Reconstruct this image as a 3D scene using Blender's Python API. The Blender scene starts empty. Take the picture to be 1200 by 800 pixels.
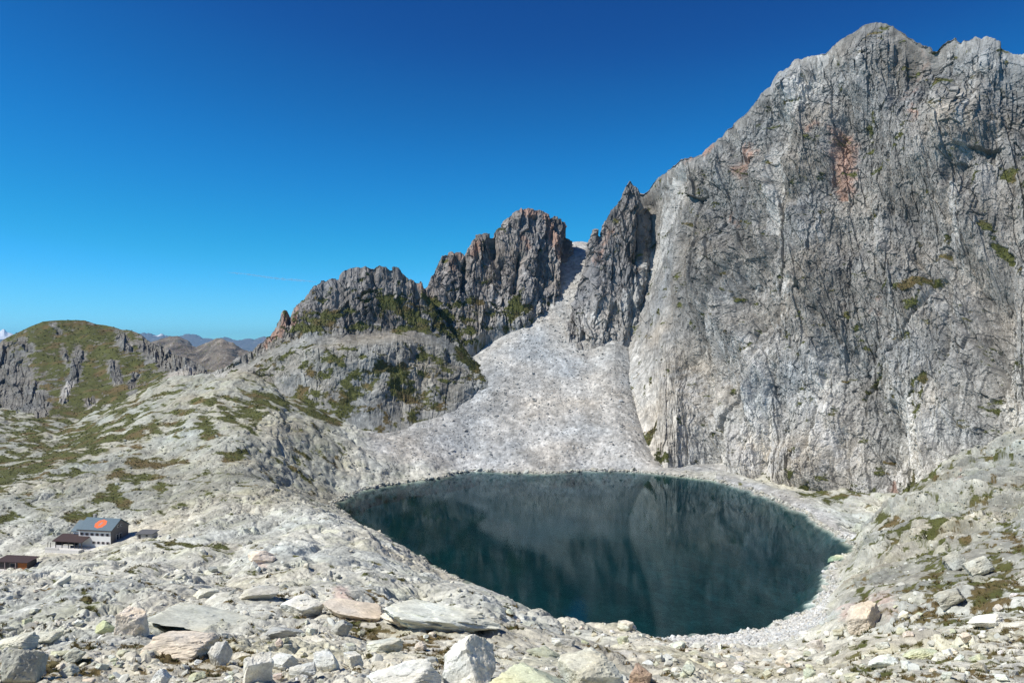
import bpy, math, random
import numpy as np
from concurrent.futures import ThreadPoolExecutor

# ------------------------------------------------------------------ basics
F = 900.0            # focal length in pixels of a 1200 px wide picture
CAM_H = 109.0        # camera height above the lake (lake level is z = 0)
f32 = np.float32
rng = np.random.default_rng(11)
scene = bpy.context.scene
COL = scene.collection
POOL = ThreadPoolExecutor(4)

def par(fn, *arrs, chunk=60000):
    """evaluate fn on flat float32 arrays, in chunks, on all cores"""
    shape = arrs[0].shape
    fl = [np.ascontiguousarray(a, dtype=f32).reshape(-1) for a in arrs]
    n = fl[0].size
    jobs = [POOL.submit(fn, *[a[i:i + chunk] for a in fl]) for i in range(0, n, chunk)]
    res = [j.result() for j in jobs]
    if isinstance(res[0], tuple):
        return tuple(np.concatenate([r[k] for r in res]).reshape(shape) for k in range(len(res[0])))
    return np.concatenate(res).reshape(shape)

U = np.uint32
def hash2(ix, iy, seed):
    h = ix.astype(np.int32).view(U) * U(374761393) + iy.astype(np.int32).view(U) * U(668265263) + U((seed * 974634777) & 0xffffffff)
    h = (h ^ (h >> U(13))) * U(1274126177)
    h ^= h >> U(16)
    return h
def hash3(ix, iy, iz, seed):
    h = ix * U(374761393) + iy * U(668265263) + iz * U(2147483647 - 58) + U((seed * 974634777) & 0xffffffff)
    h = (h ^ (h >> U(13))) * U(1274126177)
    h ^= h >> U(15)
    return h
GR = np.array([[1,1,0],[-1,1,0],[1,-1,0],[-1,-1,0],[1,0,1],[-1,0,1],[1,0,-1],[-1,0,-1],[0,1,1],[0,-1,1],[0,1,-1],[0,-1,-1],[1,1,0],[-1,1,0],[0,-1,1],[0,-1,-1]], f32)
GX, GY, GZ = [np.ascontiguousarray(GR[:, k]) for k in range(3)]
def _perlin(x, y, z, seed):
    fx, fy, fz = np.floor(x), np.floor(y), np.floor(z)
    ix, iy, iz = [v.astype(np.int32).view(U) for v in (fx, fy, fz)]
    x, y, z = x - fx, y - fy, z - fz
    u, v, w = [t * t * t * (t * (t * 6 - 15) + 10) for t in (x, y, z)]
    out = 0
    for dx in (0, 1):
        wu = u if dx else 1 - u
        for dy in (0, 1):
            wv = wu * (v if dy else 1 - v)
            for dz in (0, 1):
                h = hash3(ix + U(dx), iy + U(dy), iz + U(dz), seed) & U(15)
                g = GX[h] * (x - dx) + GY[h] * (y - dy) + GZ[h] * (z - dz)
                out = out + wv * (w if dz else 1 - w) * g
    return out.astype(f32)
def fbm(x, y, z, octv=4, seed=1, gain=0.5, ridged=False):
    x, y, z = np.broadcast_arrays(x, y, z)
    def fn(a, b, c):
        s, amp, tot = 0, 1.0, 0.0
        for o in range(octv):
            n = _perlin(a, b, c, seed + o * 17)
            if ridged: n = 0.5 - np.abs(n) * 1.6
            s = s + n * f32(amp); tot += amp; amp *= gain
            a, b, c = a * f32(2.03) + f32(11.3), b * f32(2.03) + f32(3.7), c * f32(2.03) + f32(7.1)
        return (s * f32(1.0 / tot * (1 if ridged else 1.6))).astype(f32)
    return par(fn, x, y, z)
def facets(u, v, seed, tilt=1.0):
    """2-D cells, each a randomly tilted plane: returns (plane height, crack distance, cell random)"""
    def fn(a, b):
        fa, fb = np.floor(a), np.floor(b)
        d1 = np.full(a.shape, 9, f32); d2 = d1.copy()
        hid = np.zeros(a.shape, U); du = np.zeros(a.shape, f32); dv = du.copy()
        for i in (-1, 0, 1):
            for j in (-1, 0, 1):
                h = hash2(fa + i, fb + j, seed)
                pu = (fa + i + (h & U(1023)).astype(f32) / 1023) - a
                pv = (fb + j + ((h >> U(10)) & U(1023)).astype(f32) / 1023) - b
                a2, b2 = pu * pu, pv * pv
                d = a2 * a2 + b2 * b2 + f32(.6) * a2 * b2
                near = d < d1
                d2 = np.where(near, d1, np.minimum(d2, d))
                d1 = np.where(near, d, d1)
                hid = np.where(near, h, hid); du = np.where(near, pu, du); dv = np.where(near, pv, dv)
        h2 = (hid * U(2654435761)) ^ (hid >> U(7))
        r0 = ((h2 >> U(20)) & U(1023)).astype(f32) / 1023 * 2 - 1
        r1 = ((h2 >> U(10)) & U(1023)).astype(f32) / 1023 * 2 - 1
        r2 = (h2 & U(1023)).astype(f32) / 1023 * 2 - 1
        return (r0 * f32(0.6) + f32(tilt) * (r1 * du + r2 * dv)).astype(f32), (np.sqrt(np.sqrt(d2)) - np.sqrt(np.sqrt(d1))).astype(f32), r0
    return par(fn, u, v)
def blocks(u, v, seed, tilt=.55, side=2.6, flat=.30):
    """2-D field of flat-topped tilted blocks with bevelled sides: (height, cell random), continuous"""
    def fn(a, b):
        fa, fb = np.floor(a), np.floor(b)
        best = np.full(a.shape, -99, f32); rr = np.zeros(a.shape, f32)
        for i in (-1, 0, 1):
            for j in (-1, 0, 1):
                h = hash2(fa + i, fb + j, seed)
                du = (fa + i + (h & U(1023)).astype(f32) / 1023) - a
                dv = (fb + j + ((h >> U(10)) & U(1023)).astype(f32) / 1023) - b
                h2 = (h * U(2654435761)) ^ (h >> U(7))
                r0 = ((h2 >> U(20)) & U(1023)).astype(f32) / 1023 * 2 - 1
                r1 = ((h2 >> U(10)) & U(1023)).astype(f32) / 1023 * 2 - 1
                r2 = (h2 & U(1023)).astype(f32) / 1023 * 2 - 1
                # turned square distance: blocks lie at all angles
                cu = du * (1 - .5 * r1 * r1) + dv * r1 * f32(.8); cv = dv * (1 - .5 * r1 * r1) - du * r1 * f32(.8)
                m = np.maximum(np.abs(cu) * (1 + .35 * r2), np.abs(cv) * (1 - .35 * r2)) + f32(.22) * np.abs(cu + cv)
                k = f32(.45) * r0 + f32(tilt) * (r1 * du + r2 * dv) - f32(side) * np.maximum(0, m - f32(flat) - f32(.12) * r0)
                w = k > best
                best = np.where(w, k, best); rr = np.where(w, r2, rr)
        return np.maximum(best, -1.2).astype(f32), rr
    return par(fn, u, v)
def sstep(a, b, x):
    t = np.clip((x - a) / (b - a), 0, 1)
    return t * t * (3 - 2 * t)
def lerp(a, b, t): return a + (b - a) * t

def pchip(xk, yk, x):
    """monotone cubic through knots; yk (K,...) along axis 0"""
    xk = np.asarray(xk, float); yk = np.asarray(yk, float)
    h = np.diff(xk); sh = (-1,) + (1,) * (yk.ndim - 1)
    d = np.diff(yk, axis=0) / h.reshape(sh)
    m = np.zeros_like(yk); m[0] = d[0]; m[-1] = d[-1]
    for i in range(1, len(xk) - 1):
        a, b = d[i - 1], d[i]
        w1, w2 = 2 * h[i] + h[i - 1], h[i] + 2 * h[i - 1]
        with np.errstate(divide='ignore', invalid='ignore'):
            mm = (w1 + w2) / (w1 / a + w2 / b)
        m[i] = np.where(a * b > 0, mm, 0)
    i = np.clip(np.searchsorted(xk, x) - 1, 0, len(xk) - 2)
    t = ((x - xk[i]) / h[i]); tt = t.reshape(sh); hh = h[i].reshape(sh)
    return (yk[i] * (2 * tt**3 - 3 * tt**2 + 1) + m[i] * hh * (tt**3 - 2 * tt**2 + tt)
            + yk[i + 1] * (-2 * tt**3 + 3 * tt**2) + m[i + 1] * hh * (tt**3 - tt**2))

def world(px, py, Y):
    return np.stack([(px - 600.0) / F * Y, Y + 0 * px, CAM_H + (400.0 - py) / F * Y], -1)

def obj_from(name, me, mat=None, parent=None, kind=None):
    o = bpy.data.objects.new(name, me); COL.objects.link(o)
    if mat: me.materials.append(mat)
    if parent: o.parent = parent
    if kind: o['kind'] = kind
    return o
def mesh_np(name, V, faces_flat, fs, col=None, smooth=False):
    """V (n,3); faces_flat loop vertex indices; fs = verts per face (int)"""
    me = bpy.data.meshes.new(name)
    nl = len(faces_flat); nf = nl // fs
    me.vertices.add(len(V)); me.loops.add(nl); me.polygons.add(nf)
    me.vertices.foreach_set('co', np.ascontiguousarray(V, dtype=f32).ravel())
    me.loops.foreach_set('vertex_index', np.ascontiguousarray(faces_flat, dtype=np.int32))
    me.polygons.foreach_set('loop_start', np.arange(0, nl, fs, dtype=np.int32))
    me.polygons.foreach_set('use_smooth', np.full(nf, smooth, dtype=bool))
    if col is not None:
        at = me.attributes.new('Col', 'FLOAT_COLOR', 'POINT')
        c = np.ones((len(V), 4), f32); c[:, :3] = col
        at.data.foreach_set('color', c.ravel())
    me.update(calc_edges=True)
    return me
def grid_faces(nr, nc):
    r, c = np.meshgrid(np.arange(nr - 1), np.arange(nc - 1), indexing='ij')
    i = (r * nc + c).ravel()
    return np.stack([i, i + 1, i + nc + 1, i + nc], -1).ravel()
def normals(P):
    du = np.gradient(P, axis=1); dv = np.gradient(P, axis=0)
    n = np.cross(du, dv); n /= np.linalg.norm(n, axis=-1, keepdims=True) + 1e-9
    return n

# ------------------------------------------------------------------ surface painting (kinds of rock and plants, placed on the terrain)
def strokes(px, py, items):
    """soft blobs / strokes: (x0,y0,x1,y1,width,weight)"""
    m = np.zeros(px.shape, f32)
    for x0, y0, x1, y1, w, k in items:
        lo, hi = min(y0, y1) - 3 * w, max(y0, y1) + 3 * w
        l2, h2 = min(x0, x1) - 3 * w, max(x0, x1) + 3 * w
        s = (py > lo) & (py < hi) & (px > l2) & (px < h2)
        if not s.any(): continue
        a, b = px[s], py[s]
        dx, dy = x1 - x0, y1 - y0; L = dx * dx + dy * dy + 1e-6
        t = np.clip(((a - x0) * dx + (b - y0) * dy) / L, 0, 1)
        d = np.hypot(a - x0 - t * dx, b - y0 - t * dy) / w
        m[s] = np.maximum(m[s], k * np.exp(-d * d * 0.9))
    return m
# ------------------------------------------------------------------ lake outline
SHORE_PX = [(392,590),(400,600),(415,610),(440,622),(470,640),(520,667),(560,690),(598,707),(635,722),(670,735),(705,742),(740,748),(800,747),(860,741),(910,731),(950,714),(966,695),(968,672),(985,655),(998,644),(990,632),(965,618),(940,602),(905,585),(868,571),(830,562),(780,556),(740,553),(690,552),(640,555),(600,554),(550,552),(520,559),(480,565),(440,571),(410,580)]
def shore_world():
    return np.array([((x - 600) / F * (CAM_H * F / (y - 400)), CAM_H * F / (y - 400)) for x, y in SHORE_PX])
SH = shore_world()
def densify(P, step=4.0):
    out = []
    for i in range(len(P)):
        a, b = P[i], P[(i + 1) % len(P)]
        n = max(1, int(np.hypot(*(b - a)) / step))
        for k in range(n): out.append(a + (b - a) * k / n)
    return np.array(out)
def shore_sd(X, Y):
    """signed distance to the shoreline (negative in the lake)"""
    def fn(x, y):
        d = np.full(x.shape, 1e9, f32); ins = np.zeros(x.shape, bool)
        n = len(SH)
        for i in range(n):
            ax, ay = SH[i]; bx, by = SH[(i + 1) % n]
            ex, ey = bx - ax, by - ay
            t = np.clip(((x - ax) * ex + (y - ay) * ey) / (ex * ex + ey * ey), 0, 1)
            d = np.minimum(d, (x - ax - t * ex) ** 2 + (y - ay - t * ey) ** 2)
            c = ((ay > y) != (by > y)) & (x < (bx - ax) * (y - ay) / (by - ay + 1e-9) + ax)
            ins ^= c
        d = np.sqrt(d)
        return np.where(ins, -d, d).astype(f32)
    X, Y = np.asarray(X), np.asarray(Y)
    return par(fn, X, Y) + 5 * fbm(X / 26, Y / 26, 0 * X, 4, 66) + 2.2 * fbm(X / 7, Y / 7, 0 * X, 2, 67)

# ------------------------------------------------------------------ ground: survey points (column, [(distance, row)])
GP = {
 -150:[(45,800),(75,758),(130,716),(210,688),(310,676),(400,620),(520,585),(700,548),(950,560),(1300,600)],
 0:  [(45,800),(75,755),(130,710),(210,680),(296,681),(312,671),(334,653),(400,608),(520,562),(700,528),(950,540),(1300,560)],
 100:[(45,800),(75,752),(130,706),(210,672),(300,661),(322,655),(345,641),(420,590),(520,548),(650,515),(800,490),(1000,500),(1300,520)],
 200:[(45,800),(75,750),(130,700),(210,662),(330,625),(420,580),(520,540),(620,490),(720,460),(790,443),(900,450),(1100,490)],
 300:[(45,800),(75,748),(130,697),(210,655),(330,612),(420,567),(520,522),(620,483),(700,455),(760,440),(850,445),(1100,490)],
 400:[(45,800),(75,748),(130,695),(210,655),(320,620),(420,603),(470,597),(560,545),(620,518),(690,497),(800,470),(1100,480)],
 450:[(45,800),(75,748),(130,697),(210,664),(300,648),(380,636),(620,538),(690,507),(800,470),(1000,440)],
 500:[(45,800),(75,748),(130,703),(210,680),(300,668),(650,530),(700,500),(800,455),(950,420)],
 560:[(45,800),(75,752),(120,718),(180,702),(260,695),(690,516),(780,450),(860,410),(1000,380)],
 600:[(45,800),(75,757),(120,729),(180,717),(250,712),(690,513),(780,449),(850,398),(920,365),(1100,340)],
 640:[(45,800),(75,763),(120,742),(180,733),(240,729),(690,512),(780,448),(850,398),(930,347),(990,310),(1040,292),(1150,310)],
 670:[(690,512),(780,448),(850,398),(930,345),(990,306),(1040,281),(1060,284),(1150,305)],
 690:[(45,800),(75,772),(110,757),(160,747),(230,742),(690,512),(780,449),(850,402),(930,346),(1000,296),(1040,279),(1060,284),(1150,305)],
 740:[(45,805),(75,780),(110,765),(160,755),(230,751),(685,513),(760,464),(850,402),(930,360),(1000,340)],
 800:[(45,808),(70,790),(110,775),(170,762),(230,753),(690,552),(800,530),(1000,500)],
 870:[(45,812),(70,798),(110,782),(170,766),(230,753),(600,566),(650,562),(800,545),(1000,520)],
 910:[(45,812),(70,797),(110,780),(170,762),(230,745),(565,577),(620,572),(800,560)],
 960:[(45,810),(70,792),(110,770),(170,748),(240,722),(285,710),(480,608),(530,596),(600,590),(800,570)],
 1000:[(45,808),(70,785),(110,757),(170,727),(240,699),(320,669),(380,650),(430,630),(500,603),(600,590),(800,570)],
 1040:[(45,806),(70,775),(110,742),(170,710),(240,682),(320,650),(385,615),(425,590),(470,604),(520,600),(700,580)],
 1100:[(45,800),(70,766),(110,731),(170,695),(240,660),(320,620),(390,578),(430,552),(480,560),(520,575),(700,570)],
 1200:[(45,800),(70,755),(110,715),(170,675),(240,632),(320,590),(390,546),(450,502),(520,540),(700,560)],
 1330:[(45,800),(70,748),(110,700),(170,655),(240,610),(320,560),(390,500),(450,462),(520,520),(700,550)],
}
def tps_fit():
    A, B, V = [], [], []
    for x, col in GP.items():
        for Y, y in [(5, 1120), (12, 950), (25, 855)] + col:
            A.append((x - 600) / F * 6); B.append(math.log(Y) * 2); V.append(y)
    for x, y in SHORE_PX:
        A.append((x - 600) / F * 6); B.append(math.log(CAM_H * F / (y - 400)) * 2); V.append(y)
    for x, Y in [(480,480),(540,420),(560,540),(620,360),(640,480),(660,590),(720,330),(740,440),(760,560),(820,330),(840,430),(850,520),(920,380),(930,470)]:
        A.append((x - 600) / F * 6); B.append(math.log(Y) * 2); V.append(400 + (CAM_H + 6) / Y * F)
    A, B, V = map(np.array, (A, B, V)); n = len(A)
    r2 = (A[:, None] - A[None]) ** 2 + (B[:, None] - B[None]) ** 2
    K = 0.5 * r2 * np.log(r2 + 1e-12) + np.eye(n) * 0.02
    Pm = np.stack([np.ones(n), A, B], 1)
    M = np.zeros((n + 3, n + 3)); M[:n, :n] = K; M[:n, n:] = Pm; M[n:, :n] = Pm.T
    w = np.linalg.solve(M, np.concatenate([V, np.zeros(3)]))
    return A, B, w
TA, TB, TW = tps_fit()
def tps_eval(A, B):
    A = A.ravel(); B = B.ravel(); out = TW[-3] + TW[-2] * A + TW[-1] * B
    for i in range(0, len(A), 4000):
        r2 = (A[i:i+4000, None] - TA[None]) ** 2 + (B[i:i+4000, None] - TB[None]) ** 2
        out[i:i+4000] += (0.5 * r2 * np.log(r2 + 1e-12)) @ TW[:-3]
    return out
# coarse table of the ground, refined bilinearly
LA = np.linspace(-0.86, 0.86, 200); LB = np.linspace(math.log(4), math.log(1500), 260)
gA, gB = np.meshgrid(LA, LB)
TABLE = tps_eval(gA * 6, gB * 2).reshape(gA.shape)
def bilin(T, fx, fy):
    h, w = T.shape[:2]
    fx = np.clip(fx, 0, w - 1.001); fy = np.clip(fy, 0, h - 1.001)
    i = fx.astype(int); j = fy.astype(int); u = fx - i; v = fy - j
    return (T[j, i] * (1 - u) + T[j, i + 1] * u) * (1 - v) + (T[j + 1, i] * (1 - u) + T[j + 1, i + 1] * u) * v
def ground_base(X, Y):
    """smooth ground height"""
    a = X / Y; b = np.log(Y)
    py = bilin(TABLE, (a - LA[0]) / (LA[1] - LA[0]), (b - LB[0]) / (LB[1] - LB[0]))
    z = CAM_H + (400 - py) / F * Y
    sd = shore_sd(X, Y)
    spurz = sstep(970, 990, X / Y * F + 600) * (Y < 455)
    bank = sstep(450, 400, X / Y * F + 600) * sstep(400, 440, Y) * (1 - sstep(600, 660, Y))
    w = sstep(0, lerp(lerp(28, 9, spurz), 85, bank), sd)
    zo = lerp(0.30 * sd, np.maximum(z, 0.05 * sd), w)
    zi = -np.minimum(10.0, 0.55 * -sd + 0.03 * sd * sd)
    return np.where(sd > 0, zo, zi), sd

# ------------------------------------------------------------------ where plants, rust, pale scars are
GRASS = [(1005,450,1030,430,4,.8),(1085,350,1060,372,5,.8),(1130,385,1150,412,4,.7),(1075,475,1090,500,4,.8),(1110,300,1100,320,4,.6),(1185,420,1198,440,6,.7),(1140,470,1160,480,5,.6),(890,555,905,562,4,.7), # x0,y0,x1,y1,width,weight
 (1146,200,1146,225,5,1),(1160,262,1166,285,6,.8),(1170,290,1200,324,6,1),(1180,205,1200,230,10,.7),(1060,346,1098,330,7,1.1),(1101,92,1101,108,4,.9),(1067,160,1067,172,5,.9),(1015,150,1015,166,6,.8),(858,347,866,349,5,.9),(772,368,764,378,5,.8),(1087,440,1089,512,4,1),(979,478,977,498,6,.9),(1168,415,1152,421,4,.9),(762,500,754,510,7,1.1),(772,530,781,536,5,1),(757,535,760,545,4,1),(867,560,867,572,5,1),(925,566,950,558,4,1),(935,582,962,576,6,1.1),(970,584,1020,572,6,1.1),(752,445,755,470,3,.6),(810,380,815,385,4,.7),
 (1055,580,1092,550,7,1.3),(1028,625,1040,608,7,1),(1060,630,1074,612,7,1.1),(1096,628,1108,620,7,1),(1031,644,1050,636,8,.8),(1110,655,1135,640,9,1),(1120,690,1100,696,8,1),(1150,700,1168,696,9,1),(1013,700,1012,714,6,1.1),(935,738,950,728,5,1),(1182,628,1195,640,10,.9),(1190,534,1198,530,6,.8),(1085,668,1100,676,8,.8),(1130,610,1145,606,6,.7),(1165,655,1190,690,10,.7),(1095,715,1120,725,8,.6),(1005,790,1060,795,6,.5),
 (355,391,392,369,9,1.2),(335,402,350,395,6,.8),(440,360,470,358,12,.9),(452,352,505,384,12,1.1),(470,388,505,372,9,.8),(505,352,540,398,9,1),(540,358,558,352,10,1.1),(544,375,552,395,7,.9),(606,345,600,372,8,1),(620,362,650,352,6,.6),(407,452,405,475,12,1),(445,429,470,440,9,.9),(467,455,500,480,12,1),(500,423,520,432,9,.9),(545,418,556,428,9,1),(366,432,375,445,8,.7),(385,420,400,425,8,.6),(355,470,390,494,9,1.1),(300,470,270,488,14,1),(290,475,330,470,9,.9),(505,477,520,470,8,.9),(420,480,450,492,8,.6),(350,455,370,462,6,.7),(560,432,564,445,5,.8),
 (277,483,300,490,10,1),(240,497,245,505,10,1.2),(293,470,320,478,6,1),(267,537,285,530,6,1),(213,493,205,505,8,1),(228,480,262,470,8,.6),(150,543,220,544,5,1.3),(133,557,160,565,7,1.1),(187,570,165,560,6,.8),(117,583,130,575,10,1.1),(130,585,150,595,6,1.2),(190,575,185,586,4,.7),(215,600,190,605,5,.6),(0,560,40,545,18,1.2),(40,545,110,520,14,1.2),(110,520,180,500,10,.9),(110,600,80,605,6,.8),(0,610,16,606,6,1.1),(60,560,90,550,8,.8),(180,640,265,643,6,1.1),(195,648,230,646,5,1),(124,662,140,660,5,.8),(150,677,165,672,5,.7),(98,714,104,718,6,.9),(85,769,102,766,6,1),(36,771,44,769,6,.9),(45,792,75,790,8,.9),(196,776,245,782,10,1.1),(215,795,255,795,8,.9),(270,770,290,775,7,.9),(320,790,340,780,6,.7),(318,750,345,742,6,.6),(405,728,440,738,7,1.1),(440,738,460,745,6,.9),(495,765,530,755,8,1.1),(510,772,520,778,7,1),(465,750,530,740,5,.8),(415,792,430,785,7,.8),(590,715,600,725,6,.7),(140,770,160,760,8,.6),(85,785,110,795,7,.8),(0,632,20,628,6,.5),(345,720,352,726,5,.6),(305,708,330,715,6,.5),(800,772,812,775,5,.8),
]
DOME_ROCK = [(8,425,40,480,22,1.1),(0,410,15,480,16,1.1),(25,400,38,412,6,.9),(92,415,86,445,7,1),(83,450,74,470,5,1),(133,430,137,446,7,1),(157,440,155,452,6,.9),(143,395,150,408,8,.9),(175,405,225,435,16,1),(205,415,238,440,10,1),(103,473,110,470,5,.8),(130,482,150,472,3,.9),(115,488,128,483,3,.9),(60,382,70,388,4,.6),(75,410,80,430,4,.6)]
PALE = [(940,95,926,140,8,1.4),(926,140,912,190,9,1.5),(912,190,918,220,8,1.4),(916,220,905,270,5,1.2),(966,66,942,118,6,1.2),(845,440,880,420,14,.7),(960,480,990,540,16,.6),(1040,480,1070,530,14,.6),(800,440,830,500,16,.6),(920,480,900,540,12,.7),(965,250,950,300,5,.6),(978,170,968,240,4,.7),(1142,75,1140,130,4,.9),(1138,140,1136,195,5,.7),(1128,230,1125,300,9,.7),(852,520,872,500,20,.9),(840,540,880,535,14,1),(890,555,940,535,14,.7),(1000,585,1060,545,14,.8),(975,560,982,500,7,.6),(880,335,925,340,14,.6),(797,196,786,222,6,1),(786,222,772,292,9,1),(772,292,735,358,10,1),(850,250,848,300,6,.4),(870,400,860,460,14,.6),(905,380,880,430,12,.5),(700,378,680,376,10,.6),(745,405,750,440,6,.5),(1180,615,1200,605,10,.5),(1075,545,1085,520,8,.6),(1040,395,1045,470,10,.4),(1150,360,1155,410,8,.4),(1020,60,1010,95,5,.6)]
RUST = [(985,160,984,215,13,1),(880,180,868,200,12,.7),(850,250,862,262,8,.5),(614,247,625,250,7,.8),(640,255,655,300,6,.9),(560,285,556,300,5,.8),(535,300,530,315,7,.7),(612,275,620,290,4,.6),(335,370,328,392,4,1.2),(322,388,310,402,4,.9),(349,362,343,380,3,.9),(715,270,700,305,8,.5),(825,180,835,172,5,.7),(800,190,812,184,5,.5),(1065,120,1085,60,10,.35),(1072,140,1080,150,10,.5),(1038,562,1040,572,4,1.1),(1020,360,1030,350,10,.35),(950,160,960,150,6,.5),(490,330,496,340,5,.7),(1130,560,1128,575,5,.6)]
DARKR = [(1150,200,1170,330,45,.32),(1060,110,1075,190,40,.28),(905,150,880,250,34,.26),(1010,250,1000,330,45,.24),(820,260,800,380,26,.26),(840,280,930,300,18,.4),(990,420,1010,470,16,.35),(1070,350,1110,420,18,.4),(790,330,830,420,16,.35),(1120,100,1120,180,16,.3),(1060,200,1050,280,20,.3),(940,300,960,380,20,.3),(870,420,880,450,12,.4),(900,130,880,160,12,.3),(700,250,690,330,14,.25)]
PINK = [(995,725,1040,710,14,.9),(400,710,420,722,12,.8),(240,790,200,700,0.1,0),(300,655,310,660,6,.5),(1000,780,1040,785,12,.3)]

ROCKC = dict(fg=np.array([.475,.465,.392]), cliff=np.array([.262,.252,.230]), talus=np.array([.385,.379,.352]), tower=np.array([.228,.210,.192]), plateau=np.array([.305,.302,.245]))
GRASSC = np.array([.078, .083, .026]); BROWNC = np.array([.12, .09, .04]); RUSTC = np.array([.33,.205,.15]); PALEC = np.array([.45,.437,.405]); PINKC = np.array([.52,.40,.33])

def paint(P, px, py, base, amp, grass_extra=0, pale_k=1.0, polar=False):
    """colour of the surface from its kind of rock and its plants; returns colour and plant mask"""
    X, Y, Z = P[..., 0], P[..., 1], P[..., 2]
    n1 = fbm(X / 34, Y / 34, Z / 60, 4, 3)
    n2 = fbm(X / 5, Y / 5, Z / 9, 4, 5)
    n3 = fbm(X / 60, Y / 60, Z / 60, 3, 23)
    st = fbm(X / 4, Y / 4, Z / 60, 5, 8)
    c = base * (1 + amp * (0.30 * n1 + 0.32 * n2 + 0.42 * st))[..., None]
    warm = (n3 * 0.10)[..., None]
    c = c * (1 + warm * np.array([1, .1, -1.0]))
    sp = sstep(.35, .75, strokes(px, py, PALE) * pale_k + .65 * n2 + .45 * st)
    c = lerp(c, PALEC * (1 + .2 * n2)[..., None], (sp * .8)[..., None])
    sd = sstep(.15, .6, strokes(px, py, DARKR) + .30 * n2)
    c = c * (1 - .30 * sd)[..., None]
    sr = sstep(.25, .8, strokes(px, py, RUST) + .40 * n2)
    c = lerp(c, RUSTC * (1 + .3 * n2)[..., None], (sr * .8)[..., None])
    sk = sstep(.3, .8, strokes(px, py, PINK) + .35 * n2)
    c = lerp(c, PINKC * (1 + .2 * n2)[..., None], (sk * .8)[..., None])
    g = strokes(px, py, GRASS) + grass_extra
    if polar:      # patch size grows with distance
        v = np.log(Y) * 30; n4 = fbm(X / Y * 34 + .5 * v, v, 0 * v, 6, 41, .68)
    else: n4 = fbm(X / 16, Y / 16, Z / 11, 6, 41, .68)
    gm = sstep(.42, .60, g * .56 + 1.15 * n4)
    br = sstep(-.1, .5, fbm(X / 20, Y / 20, Z / 20, 3, 77) + np.where(Y < 150, .35, -.05))
    br = np.maximum(br, strokes(px, py, [(150,543,215,546,6,1.0)]))
    gc = lerp(GRASSC, BROWNC, br[..., None]) * (1 + .55 * n4)[..., None]
    c = lerp(c, gc, gm[..., None])
    return np.clip(c, .012, .75), gm

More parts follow.
